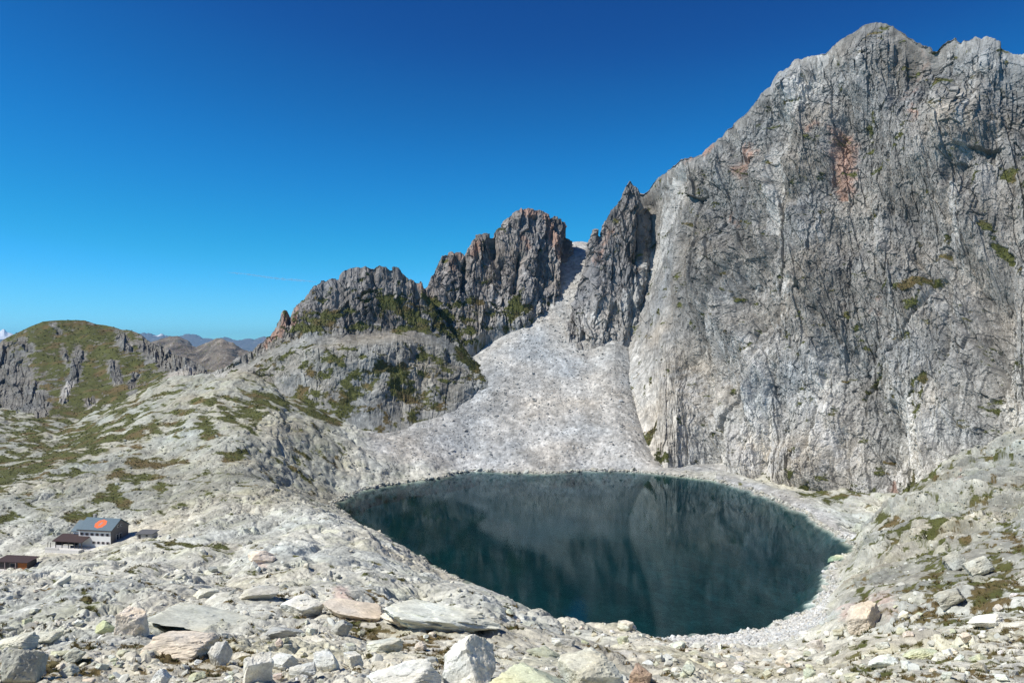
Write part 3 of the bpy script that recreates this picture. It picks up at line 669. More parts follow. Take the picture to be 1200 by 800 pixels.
def knoll_style(S, Z, X, Y, px, py, T, gm):
    up = sstep(.72, .82, T)
    D, t = cliff_style(9, .85, .35, [(380,330,372,372,3,4),(408,318,402,352,3,4),(438,315,436,350,3,4),(458,318,462,345,3,5),(395,328,390,360,3,-3),(425,316,420,350,4,-3),(474,326,474,345,2.5,4)], LT)(S, Z, X, Y, px, py, T, gm)
    bench = sstep(.5, .6, T) * (1 - sstep(.74, .80, T))
    low = 5.0 * fbm(X / 28, Y / 28, Z / 28, 4, 130) * (1 - up)
    ed = sstep(603, 560, px) * sstep(236, 270, px)
    return (D * (.35 + .65 * up) * (1 - .75 * bench) + low * (1 - .6 * bench)) * ed * sstep(0, .22, T), t
def knoll_base(px, py, P):
    T = sstep(405, 375, py + np.clip(340 - px, 0, 80) * -.45)
    c = lerp(np.array([.275,.268,.235]), np.array([.215,.2,.184]), T[..., None])
    ks = sorted(KNOLL); fy = np.interp(px, ks, [KNOLL[k][0][0] for k in ks])
    n = fbm(P[..., 0] / 14, P[..., 1] / 14, P[..., 2] / 14, 4, 321)
    w = sstep(.9, .1, np.maximum(0, fy - py) / 34 - .5 * n) * sstep(430, 490, px)      # rubble of the scree lies on the foot of the knoll
    return lerp(c, ROCKC['talus'], w[..., None])
M4 = loft('mountain.003', KNOLL, SKY_KN, 620, 420, knoll_style, knoll_base, back=24, gex=lambda px, py, P: .46 - .36 * sstep(350, 330, py) - .5 * np.exp(-((py - 397) / 7) ** 2) * (px > 330))

DOME = {
 -150:[(575,640),(500,780),(450,900),(432,1020)],
 0:[(565,690),(500,830),(450,980),(402,1130)],
 50:[(550,712),(490,850),(430,1020),(377,1160)],
 100:[(530,735),(480,880),(425,1040),(375,1180)],
 150:[(505,765),(465,900),(425,1030),(386,1160)],
 200:[(476,785),(452,880),(432,980),(412,1080)],
 240:[(458,795),(446,870),(438,930),(430,1000)],
 290:[(455,800),(448,850),(446,900),(444,950)]}
SKY_DOME = [(-150,432),(0,402),(7,395),(20,390),(37,382),(50,377),(62,376),(73,375),(86,375),(100,375),(113,380),(122,381),(133,383),(142,386),(153,387),(160,390),(167,393),(173,398),(180,402),(190,406),(200,412),(209,417),(217,420),(226,424),(233,427)]
def dome_style(S, Z, X, Y, px, py, T, gm):
    r = sstep(.35, .75, strokes(px, py, DOME_ROCK) + .4 * fbm(X / 25, Y / 25, Z / 25, 3, 15))
    D, t = cliff_style(13, .9, .5, (), LT)(S, Z, X, Y, px, py, T, gm)
    return D * (.10 + .9 * r) + 6 * fbm(X / 60, Y / 60, Z / 60, 4, 140), t * r
M5 = loft('hill', DOME, SKY_DOME, 560, 300, dome_style, lambda px, py, P: lerp(np.array([.175,.168,.147]), np.array([.33,.32,.29]), sstep(.2, .7, strokes(px, py, [(110,480,130,470,8,1),(150,490,220,440,12,1),(83,450,74,470,5,1)]))[..., None]), back=6, sky_w=.85, jag=False,
    gex=lambda px, py, P: 1.6 - 2.0 * strokes(px, py, DOME_ROCK) - .7 * strokes(px, py, [(160,490,230,440,16,1)]))

def far_style(k, s):
    def fn(S, Z, X, Y, px, py, T, gm):
        return k * fbm(X / s, Y / s, Z / s, 5, 150, .55, True) * (1 - .5 * T), 0 * S
    return fn
FH = {150:[(470,3600),(430,4300),(415,5200)],185:[(470,3700),(430,4400),(398,5200)],208:[(470,3700),(428,4400),(394,5200)],235:[(470,3500),(432,4200),(405,5000)],260:[(470,3300),(430,3900),(397,4600)],285:[(470,3300),(435,3900),(410,4500)],330:[(470,3300),(440,3900),(420,4500)]}
SKY_FH = [(160,408),(170,404),(180,400),(186,398),(193,396),(200,394),(208,394),(214,397),(220,400),(225,405),(230,407),(236,403),(241,402),(247,400),(254,397),(260,397),(267,401),(273,402),(279,407),(285,410),(300,416)]
M6 = loft('hill.001', FH, SKY_FH, 260, 130, far_style(75, 260), lambda px, py, P: np.array([.16,.135,.105]) * (1 + .8 * fbm(P[..., 0] / 120, P[..., 1] / 120, P[..., 2] / 60, 4, 19))[..., None], back=5, gex=.2, jag=False)
FA = {-160:[(430,26000),(408,28000),(398,30000)],-20:[(430,26000),(405,28000),(388,30000)],20:[(430,26000),(408,28000),(392,30000)],160:[(430,26000),(408,28000),(391,30000)],215:[(430,26000),(408,28000),(392,30000)],260:[(430,26000),(408,28000),(395,30000)],330:[(430,26000),(408,28000),(396,30000)],420:[(430,26000),(408,28000),(398,30000)]}
SKY_FA = [(-150,398),(-40,394),(-8,388),(0,388),(4,386),(8,389),(14,391),(30,394),(120,393),(160,393),(170,390),(176,391),(183,393),(190,391),(200,395),(208,394),(217,392),(222,391),(230,392),(238,396),(247,397),(255,397),(263,395),(270,396),(277,399),(283,398),(290,396),(298,398),(307,395),(330,397),(420,399)]
def alps_base(px, py, P):
    sn = sstep(.2, .6, np.exp(-((px - 4) / 12) ** 2) * (py < 398) + .5 * np.exp(-((px - 187) / 6) ** 2) * (py < 394.5) + .5 * fbm(P[..., 0] / 500, P[..., 1] / 500, P[..., 2] / 300, 4, 9))
    return lerp(np.array([.12,.12,.11]), np.array([.8,.8,.8]), sn[..., None])
M7 = loft('mountain.004', FA, SKY_FA, 300, 60, far_style(160, 2500), alps_base, back=4)

# ------------------------------------------------------------------ lake
def build_lake():
    P = densify(SH, 6.0)
    c = P.mean(0)
    # outward offset so that the water runs in under the bank
    nxt = np.roll(P, -1, 0) - np.roll(P, 1, 0); n = np.stack([nxt[:, 1], -nxt[:, 0]], 1); n /= np.linalg.norm(n, axis=1, keepdims=True)
    area = np.sum(P[:, 0] * np.roll(P[:, 1], -1) - np.roll(P[:, 0], -1) * P[:, 1])
    n *= 1 if area > 0 else -1
    O = P + n * 9.0
    me = bpy.data.meshes.new('lake'); k = len(O)
    V = [(x, y, 0.0) for x, y in O] + [(x, y, -34.0) for x, y in O]
    faces = [tuple(range(k)) if area > 0 else tuple(reversed(range(k)))]
    faces.append(tuple(reversed(range(k, 2 * k))) if area > 0 else tuple(range(k, 2 * k)))
    for i in range(k):
        j = (i + 1) % k
        f = (i, i + k, j + k, j)
        faces.append(f if area > 0 else f[::-1])
    me.from_pydata(V, [], faces); me.update()
    m, nt, out = new_mat('lake_water'); L = nt.links.new
    fr = node(nt, 'ShaderNodeFresnel', IOR=1.333)
    gl = node(nt, 'ShaderNodeBsdfGlossy', Roughness=.025); gl.inputs['Color'].default_value = (.46, .56, .62, 1)
    tr = node(nt, 'ShaderNodeBsdfTransparent'); tr.inputs['Color'].default_value = (.93, .98, .97, 1)
    mx = node(nt, 'ShaderNodeMixShader')
    tc = node(nt, 'ShaderNodeTexCoord')
    w1 = node(nt, 'ShaderNodeTexNoise', Scale=1.1, Detail=4.0, Roughness=.6); L(tc.outputs['Object'], w1.inputs['Vector'])
    mp = node(nt, 'ShaderNodeMapping'); mp.inputs['Scale'].default_value = (.012, .05, 1); L(tc.outputs['Object'], mp.inputs['Vector'])
    w2 = node(nt, 'ShaderNodeTexNoise', Scale=1.0, Detail=3.0, Roughness=.5); L(mp.outputs[0], w2.inputs['Vector'])
    rr = node(nt, 'ShaderNodeMapRange'); rr.inputs[1].default_value = .35; rr.inputs[2].default_value = .7; rr.inputs[3].default_value = .25; rr.inputs[4].default_value = 1.0; L(w2.outputs['Fac'], rr.inputs[0])
    mm = node(nt, 'ShaderNodeMath', operation='MULTIPLY'); L(w1.outputs['Fac'], mm.inputs[0]); L(rr.outputs[0], mm.inputs[1])
    bp = node(nt, 'ShaderNodeBump', Strength=.16, Distance=.10); L(mm.outputs[0], bp.inputs['Height'])
    L(bp.outputs[0], gl.inputs['Normal']); L(bp.outputs[0], fr.inputs['Normal'])
    L(fr.outputs[0], mx.inputs[0]); L(tr.outputs[0], mx.inputs[1]); L(gl.outputs[0], mx.inputs[2]); L(mx.outputs[0], out.inputs['Surface'])
    va = node(nt, 'ShaderNodeVolumeAbsorption', Density=.05); va.inputs['Color'].default_value = (.10, .62, .68, 1)
    L(va.outputs[0], out.inputs['Volume'])
    obj_from('lake', me, m, kind='structure')
build_lake()

# ------------------------------------------------------------------ air
def build_haze():
    x, y0, y1, z0, z1 = 24000, -300, 35000, -760, 540
    V = [(-x,y0,z0),(x,y0,z0),(x,y1,z0),(-x,y1,z0),(-x,y0,z1),(x,y0,z1),(x,y1,z1),(-x,y1,z1)]
    Fc = [(0,3,2,1),(4,5,6,7),(0,1,5,4),(1,2,6,5),(2,3,7,6),(3,0,4,7)]
    me = bpy.data.meshes.new('haze'); me.from_pydata(V, [], Fc); me.update()
    m, nt, out = new_mat('haze_air')
    pv = node(nt, 'ShaderNodeVolumePrincipled'); pv.inputs['Density'].default_value = 1.6e-5; pv.inputs['Color'].default_value = (.25, .60, 1, 1); pv.inputs['Anisotropy'].default_value = 0.0
    nt.links.new(pv.outputs[0], out.inputs['Volume'])
    obj_from('haze', me, m, kind='stuff')
build_haze()
# ------------------------------------------------------------------ helpers for things
import bmesh
def tag(o, label=None, cat=None, group=None, kind=None):
    if label: o['label'] = label
    if cat: o['category'] = cat
    if group: o['group'] = group
    if kind: o['kind'] = kind
    return o
def empty(name, loc, rz=0):
    o = bpy.data.objects.new(name, None); COL.objects.link(o); o.location = loc; o.rotation_euler = (0, 0, rz); return o
GQ = G['Q']; GA = G['a']
GPY = 400 - (GQ[..., 2] - CAM_H) / GQ[..., 1] * F
def ground_px(x, y):
    """first point of the ground seen along a sight line of the survey photograph"""
    c = int(np.argmin(np.abs(GA - (x - 600) / F)))
    r = int(np.argmax(GPY[30:, c] <= y)) + 30
    return GQ[r, c].copy()
def ground_xy(X, Y):
    r = np.clip(np.searchsorted(G['b'], math.log(Y)), 1, len(G['b']) - 1); c = int(np.argmin(np.abs(GA - X / Y)))
    return GQ[r, c, 2]

# ------------------------------------------------------------------ rock shapes
def ico(sub):
    bm = bmesh.new(); bmesh.ops.create_icosphere(bm, subdivisions=sub, radius=1)
    V = np.array([v.co[:] for v in bm.verts]); Fc = np.array([[v.index for v in f.verts] for f in bm.faces]); bm.free()
    return V, Fc
ICO = {k: ico(k) for k in (1, 2, 3, 4, 5)}
def rock_verts(seed, sub, planes=13, p=22, rough=.045, box=.5):
    r = np.random.default_rng(seed); d, Fc = ICO[sub]
    n = r.normal(size=(planes, 3)); n /= np.linalg.norm(n, axis=1, keepdims=True)
    R = np.linalg.qr(r.normal(size=(3, 3)))[0]
    n = np.concatenate([n, R, -R]); h = np.concatenate([r.uniform(.68, 1.15, planes), r.uniform(box + .1, box + .45, 6)])
    q = np.maximum(d @ n.T, 0) / h
    rad = (q ** p).sum(1) ** (-1 / p)
    V = d * rad[:, None]
    if rough and sub > 2:
        o = r.uniform(0, 99, 3)
        q = (V * 2.2 + o).astype(f32)
        k = fbm(q[:, 0], q[:, 1], q[:, 2], 5, seed + 3, .6)
        fd, fe, fr = facets((q[:, 0] + .4 * q[:, 2]) * 1.1, (q[:, 1] * .5 + q[:, 2]) * 1.4, seed + 5, .8)
        f2, _e, _r = facets((q[:, 0] - .3 * q[:, 1]) * 3, (q[:, 1] * .6 + q[:, 2] * 1.2) * 3.4, seed + 6, .9)
        V = V * (1 + rough * k + rough * 1.3 * fd + rough * .5 * f2)[:, None]
    V[:, 2] -= V[:, 2].min(); V -= np.array([V[:, 0].mean(), V[:, 1].mean(), 0])
    ext = V.max(0) - V.min(0); V /= ext            # unit box, base at 0
    return V, Fc
def rock_mesh(name, seed, sub=4, base=None, **k):
    V, Fc = rock_verts(seed, sub, **k)
    b = ROCKC['fg'] * 1.16 if base is None else np.array(base)
    r = np.random.default_rng(seed)
    o = r.uniform(0, 50, 3); q = (V * 3 + o).astype(f32)
    n = fbm(q[:, 0], q[:, 1], q[:, 2], 4, seed); n2 = fbm(q[:, 0] * .5, q[:, 1] * .5, q[:, 2] * .5, 2, seed + 9)
    c = b * (1 + .22 * n)[:, None] * (1 + .08 * n2[:, None] * np.array([1, .2, -1.]))
    me = mesh_np(name, V, Fc.ravel(), 3, np.clip(c, .03, .7)); me.materials.append(MAT['boulder_rock'])
    return me

# notable boulders: column, row of the base, width, height, depth ratio, turn, tilt about the view axis, tint, label
WHITE = (1.30, 1.31, 1.36); PALEG = (1.18, 1.18, 1.13); GREY = (.78, .78, .80); PINKT = (1.27, 1.13, 1.05); GREEN = (1.04, 1.07, .90); BROWN = (.7, .52, .44)
HERO = [
 (203,770,86,33,.7,.15,-4,PINKT,'broad pinkish block with a dark undercut above the brown grass, lower left foreground',1),
 (212,744,126,34,.8,-.1,8,PALEG,'long flat pale green slab lying just above the broad pinkish block',2),
 (148,744,40,36,.8,.5,0,PINKT,'pinkish block standing at the left end of the long flat slab',3),
 (251,780,28,30,.7,.3,8,(1,1,1.05),'grey upright stone leaning at the right end of the broad pinkish block',4),
 (295,800,42,36,.8,.9,-8,WHITE,'white wedge shaped boulder standing in brown grass at the bottom edge',5),
 (329,786,34,20,.8,.1,6,WHITE,'white stone just right of the wedge shaped boulder',6),
 (352,793,38,18,.8,-.2,-10,WHITE,'low white block with a ridged top below the other white stones',7),
 (376,786,34,22,.8,.2,12,WHITE,'white flat topped block with a dark shadowed hole at its right end',8),
 (411,782,24,17,.8,.3,0,WHITE,'small white pointed stone, right of the flat topped white block',9),
 (12,804,50,46,.9,.6,0,(.74,.75,.74),'big rounded dark grey boulder in the bottom left corner',10),
 (10,760,48,24,.8,.2,-8,PALEG,'grey block with a black hollow beneath it at the left edge',11),
 (50,754,36,17,.8,.4,-14,PALEG,'tilted pale plate with a dark shadow under its right end, lower left',12),
 (66,768,36,13,.9,0,0,GREEN,'low greenish flat rock below the tilted pale plate',13),
 (118,744,24,17,.8,.2,0,(1.05,1.12,.78),'yellow green lichen covered stone left of the pinkish block',14),
 (506,739,150,42,.9,-.15,6,PALEG,'largest grey slab with a steep end face, above the centre outcrop',15),
 (409,727,84,27,.8,-.25,10,PINKT,'pink stained slab edge sloping down toward the grass, left of the largest slab',16),
 (470,738,58,26,.8,.1,4,(1.18,1.08,1.02),'pale rose block wedged against the left end of the largest slab',17),
 (543,806,66,66,.9,.4,4,WHITE,'tall white outcrop with a dark gap along its right side, bottom centre',18),
 (622,808,126,52,.9,.1,4,(1.2,1.24,1.0),'wide outcrop with yellow green lichen, right of the tall white outcrop',19),
 (694,808,84,48,.9,-.2,-6,PALEG,'pale grey outcrop at the bottom edge right of the lichen outcrop',20),
 (748,806,34,28,.9,.3,14,BROWN,'rusty brown block in a dark cleft at the bottom edge',21),
 (474,808,92,40,.8,.1,-4,WHITE,'white sloping boulder at the bottom edge left of the tall outcrop',22),
 (350,722,52,24,.8,-.1,2,WHITE,'bright white flat slab left of the pink stained slab',23),
 (322,748,54,20,.8,.1,-8,GREY,'dark streaked grey slab with a lit upper edge in the left foreground',24),
 (398,745,26,20,.8,.2,0,GREY,'small grey stone below the pink stained slab',25),
 (448,764,46,18,.8,0,-6,PALEG,'low pale slab between the grass strip and the white sloping boulder',26),
 (186,806,26,22,.8,.5,-10,WHITE,'white sharp stone at the bottom edge below the broad pinkish block',27),
 (283,722,12,10,.8,.5,0,WHITE,'small white cube like stone left of the bright white slab',28),
 (1158,674,34,22,.9,.3,0,(.88,.88,.86),'large rounded grey boulder among grass on the right slope',29),
 (1087,770,40,15,.8,-.3,-8,(1.2,1.26,.98),'yellowish white flat block low on the right slope',30),
 (1022,734,46,28,.8,.4,-10,(1.0,.88,.80),'pink orange outcrop on the lower right slope above the boulder field',31),
 (1120,710,36,22,.8,.2,4,(.86,.86,.84),'fractured grey outcrop beside grass in the middle of the right slope',32),
 (1128,666,28,22,.8,.1,0,(.84,.85,.84),'blocky grey outcrop left of the large rounded grey boulder on the right slope',33),
 (983,656,22,8,.9,.1,0,GREEN,'low greenish rock in the water at the right end of the lake',34),
 (1168,735,44,16,.8,.1,-4,WHITE,'white flat rock at the right edge below the grassy slope',35),
 (640,770,46,16,.8,-.1,8,GREEN,'flat greenish rock in the pale rubble right of the largest slab',36),
 (660,760,28,12,.8,.2,0,WHITE,'white stone in the pale rubble close to the lake bank',37),
 (236,700,34,14,.8,.1,-10,PALEG,'grey block with a small dark hollow beside it, above the long flat slab',39),
 (300,704,60,20,.8,-.2,-12,GREY,'long grey rib rising to the right above the bright white slab',40),
 (302,660,34,16,.8,.1,0,(1.2,1.05,1.0),'pale rose rock on the plateau between the hut and the lake',41),
]
def place_rock(me, name, x, y, w, h, dr, rz, tilt, tint):
    p = ground_px(x, y); k = p[1] / F
    o = bpy.data.objects.new(name, me); COL.objects.link(o)
    W = w * k; H = max(.6 * h, h - w * dr * .12) * k * 1.08
    # lie on the slope: follow the lie of the land over the width of the rock
    e = max(3.0, W * .6); q = np.array([[p[0] + e, p[1]], [p[0] - e, p[1]], [p[0], p[1] + e], [p[0], p[1] - e]])
    zz, _s = ground_base(q[:, 0], q[:, 1])
    nrm = Vector((-(zz[0] - zz[1]) / (2 * e), -(zz[2] - zz[3]) / (2 * e), 1)); nrm = Vector((0, 0, 1)).lerp(nrm.normalized(), .8).normalized()
    rot = Vector((0, 0, 1)).rotation_difference(nrm).to_matrix() @ Matrix.Rotation(rz, 3, 'Z') @ Matrix.Rotation(math.radians(tilt), 3, 'Y') @ Matrix.Rotation(math.radians(random.uniform(-6, 6)), 3, 'X')
    o.scale = (W, W * dr, H * 1.2); o.rotation_euler = rot.to_euler()
    o.location = (p[0], p[1] + W * dr * .35, ground_xy(p[0], p[1] + W * dr * .35) - H * .24)
    o.color = tuple(tint) + (1,)
    return o
random.seed(5)
for x, y, w, h, dr, rz, tilt, tint, label, sd in HERO:
    me = rock_mesh('boulder', 100 + sd, 5, planes=12 if w > 60 else 12, p=36, rough=.05, box=.5)
    tag(place_rock(me, 'boulder', x, y, w, h, dr, rz, tilt, tint), label, 'boulder')

# loose rocks: single things, sharing a few shapes
protos = [rock_mesh('loose_rock', 300 + i, 4, planes=11, p=36, rough=.05) for i in range(12)]
hero_boxes = [(x - w * .5, y - h, x + w * .5, y + 3) for x, y, w, h, *_ in HERO]
cnt = 0
while cnt < 250:
    x = random.uniform(-5, 1205); y = random.choice([random.uniform(690, 800), random.uniform(730, 800)])
    p = ground_px(x, y)
    if p[1] > 190 or p[2] < 1: continue
    if any(a - 4 < x < c + 4 and b < y < d for a, b, c, d in hero_boxes): continue
    if 520 < x < 760 and y > 765: continue
    w = min(34, random.lognormvariate(2.25, .45) * (.55 + .65 * (y - 690) / 110))
    if w < 5: continue
    o = place_rock(protos[cnt % 12], 'loose_rock', x, y, w, w * random.uniform(.4, .75), random.uniform(.6, 1.0), random.uniform(0, 6.28), random.uniform(-15, 15),
                   [c * random.uniform(.96, 1.04) for c in random.choice([WHITE, PALEG, PALEG, (1, 1, 1), (.88, .88, .9), GREEN, PINKT, WHITE])])
    tag(o, 'loose angular granite rock lying on the stony foreground slope', 'rock', 'loose rocks on the foreground slope')
    cnt += 1

# scree and small stones: far too many to count
def scatter(name, spots, sizes, cols, sub, seed, flat=.65):
    r = np.random.default_rng(seed); n = len(spots)
    if n == 0: return None
    shapes = [rock_verts(seed * 50 + i, sub, planes=7, p=14, box=.5) for i in range(8)]
    Vs, Fs, Cs, off = [], [], [], 0
    which = r.integers(0, 8, n)
    for i in range(8):
        V, Fc = shapes[i]; V = V - np.array([0, 0, .30])
        s = np.where(which == i)[0]
        if len(s) == 0: continue
        ang = r.uniform(0, 6.28, len(s)); c, sn = np.cos(ang), np.sin(ang)
        sx, sy, sz = sizes[s] * r.uniform(.8, 1.3, len(s)), sizes[s] * r.uniform(.6, 1.0, len(s)), sizes[s] * flat * r.uniform(.6, 1.3, len(s))
        tx, ty = r.normal(0, .28, len(s)), r.normal(0, .28, len(s))
        x = V[None, :, 0] * sx[:, None]; y = V[None, :, 1] * sy[:, None]; z = V[None, :, 2] * sz[:, None]
        z = z + tx[:, None] * x + ty[:, None] * y
        W = np.stack([x * c[:, None] - y * sn[:, None], x * sn[:, None] + y * c[:, None], z], -1) + spots[s][:, None]
        Vs.append(W.reshape(-1, 3)); Fs.append((Fc[None] + (np.arange(len(s)) * len(V))[:, None, None] + off).reshape(-1))
        Cs.append(np.repeat(cols[s], len(V), 0)); off += len(s) * len(V)
    me = mesh_np(name, np.concatenate(Vs), np.concatenate(Fs), 3, np.concatenate(Cs)); me.materials.append(MAT['scree_rock'])
    o = bpy.data.objects.new(name, me); COL.objects.link(o); tag(o, kind='stuff')
    return o
def pick(mask_w, n, seed):
    """random points of the ground grid, weighted"""
    r = np.random.default_rng(seed); w = mask_w.ravel().astype(np.float64); w = np.cumsum(w); i = np.searchsorted(w, r.uniform(0, w[-1], n))
    P = GQ.reshape(-1, 3)[np.clip(i, 0, GQ.size // 3 - 1)]
    return P, i, r
Yq = GQ[..., 1]
# share of the picture each grid cell takes
area = np.abs(np.gradient(GPY, axis=0)) + .25 * (900 * CAM_H / Yq ** 2) * np.gradient(Yq, axis=0) * .5
land = (G['sd'] > .5) & (GPY > 250) & (np.abs(GA[None]) < .72)
lowgrass = 1 - .85 * G['gm']
def stones(name, mask, n, pxm, pxs, pxmax, base, var, sub, seed, flat=.65):
    P, i, r = pick(mask * area * land, n, seed)
    px_ = np.minimum(pxmax, r.lognormal(math.log(pxm), pxs, n)); sz = px_ * P[:, 1] / F
    f = r.normal(1, var, n)[:, None]; hue = r.normal(0, .03, n)[:, None]
    c = np.clip(np.array(base) * f * (1 + hue * np.array([1, .1, -1])), .05, .72)
    return scatter(name, P, sz, c, sub, seed, flat)
fgm = lowgrass * (Yq < 330) * (1 - G['beach'])
stones('small_stones', fgm * (1 - .45 * (np.abs(G['px'] - 640) < 110)), 15000, 2.7, .62, 15, ROCKC['fg'] * 1.10, .15, 2, 21)
stones('angular_rubble', fgm * (Yq < 210) * (1 - .5 * (np.abs(G['px'] - 660) < 130)), 2600, 6.0, .38, 15, ROCKC['fg'] * 1.14, .13, 3, 26, .6)
stones('small_stones', lowgrass * (Yq > 300) * (Yq < 640) * (1 - G['talus']), 7000, 1.5, .45, 5, ROCKC['plateau'] * 1.12, .16, 1, 22)
stones('scree', G['talus'] * (Yq > 430), 14000, 1.3, .45, 6, ROCKC['talus'] * 1.04, .13, 1, 23, .5)
stones('beach_boulders', G['beach'] * (Yq < 430), 8500, 2.6, .4, 7, np.array([.53, .525, .485]), .12, 2, 24)

stones('shore_stones', (np.abs(G['sd'] - .8) < 2.2) * 1.0, 3200, 1.9, .5, 7, ROCKC['fg'] * .95, .15, 1, 25)

# ------------------------------------------------------------------ grass tufts and low shrubs
def leaf_stuff(name, P, hgt, cols, blades, seed, spread=.5, wid=.12):
    r = np.random.default_rng(seed); n = len(P)
    b = np.repeat(np.arange(n), blades); m = len(b)
    ang = r.uniform(0, 6.28, m); rad = hgt[b] * spread * np.sqrt(r.uniform(0, 1, m))
    root = P[b] + np.stack([np.cos(ang) * rad, np.sin(ang) * rad, -.05 * hgt[b]], -1)
    lean = r.normal(0, .45, (m, 2)) * hgt[b][:, None]
    tip = root + np.concatenate([lean, (hgt[b] * r.uniform(.5, 1.1, m))[:, None]], 1)
    a2 = r.uniform(0, 6.28, m); w = hgt[b] * wid * r.uniform(.6, 1.4, m)
    side = np.stack([np.cos(a2) * w, np.sin(a2) * w, 0 * w], -1)
    V = np.stack([root - side, root + side, tip], 1).reshape(-1, 3)
    c = np.repeat(np.clip(cols[b] * r.normal(1, .22, (m, 1)), .008, .4), 3, 0)
    me = mesh_np(name, V, np.arange(m * 3), 3, c); me.materials.append(MAT['plants'])
    o = bpy.data.objects.new(name, me); COL.objects.link(o); tag(o, kind='stuff')
P, i, r = pick((G['gm'] > .45) * (Yq < 240) * area * land, 9000, 31)
mixb = np.clip(r.normal(.45, .35, (len(P), 1)), 0, 1)
leaf_stuff('grass', P, np.clip(P[:, 1] * .0042, .16, .8) * r.uniform(.6, 1.4, len(P)), lerp(np.array([.075, .085, .02]), np.array([.16, .105, .04]), mixb), 14, 41)
P, i, r = pick((G['gm'] > .5) * (Yq >= 240) * area * land, 7000, 32)
leaf_stuff('low_shrubs', P, P[:, 1] / F * r.uniform(.5, 1.2, len(P)), lerp(np.array([.08, .09, .026]), np.array([.13, .10, .04]), np.clip(r.normal(.3, .3, (len(P), 1)), 0, 1)), 9, 42, 1.0, .5)
for nm, M, cnt_, sd in (('cliff_plants', M1, 5200, 33), ('cliff_plants', M4, 4200, 34), ('cliff_plants', M2, 900, 35), ('cliff_plants', M5, 4200, 36)):
    r = np.random.default_rng(sd); ok = np.where((M['gm'] > .5).ravel())[0]
    if len(ok) < 10: continue
    P = M['Q'].reshape(-1, 3)[r.choice(ok, min(cnt_, len(ok)), replace=False)]
    leaf_stuff(nm, P, P[:, 1] / F * r.uniform(.4, 1.1, len(P)), lerp(np.array([.07, .085, .025]), np.array([.11, .095, .04]), np.clip(r.normal(.2, .3, (len(P), 1)), 0, 1)), 8, sd + 20, 1.0, .5)
# ------------------------------------------------------------------ buildings
class MB:
    def __init__(s): s.v = []; s.f = []
    def poly(s, pts, faces):
        o = len(s.v); s.v += [tuple(p) for p in pts]; s.f += [tuple(i + o for i in f) for f in faces]; return s
    def box(s, x0, x1, y0, y1, z0, z1):
        return s.poly([(x0,y0,z0),(x1,y0,z0),(x1,y1,z0),(x0,y1,z0),(x0,y0,z1),(x1,y0,z1),(x1,y1,z1),(x0,y1,z1)],
                      [(0,3,2,1),(4,5,6,7),(0,1,5,4),(1,2,6,5),(2,3,7,6),(3,0,4,7)])
    def prism(s, prof, x0, x1):
        """profile of (y, z) points extruded along x"""
        n = len(prof)
        return s.poly([(x0, y, z) for y, z in prof] + [(x1, y, z) for y, z in prof],
                      [tuple(range(n)), tuple(reversed(range(n, 2 * n)))] + [(i, i + n, (i + 1) % n + n, (i + 1) % n) for i in range(n)])
    def build(s, name, mat, parent=None, label=None, bevel=0):
        me = bpy.data.meshes.new(name); me.from_pydata(s.v, [], s.f); me.update()
        bm = bmesh.new(); bm.from_mesh(me); bmesh.ops.recalc_face_normals(bm, faces=bm.faces)
        if bevel: bmesh.ops.bevel(bm, geom=list(bm.edges), offset=bevel, segments=1, affect='EDGES')
        bm.to_mesh(me); bm.free()
        o = obj_from(name, me, MAT[mat], parent)
        if label: o['label'] = label
        return o

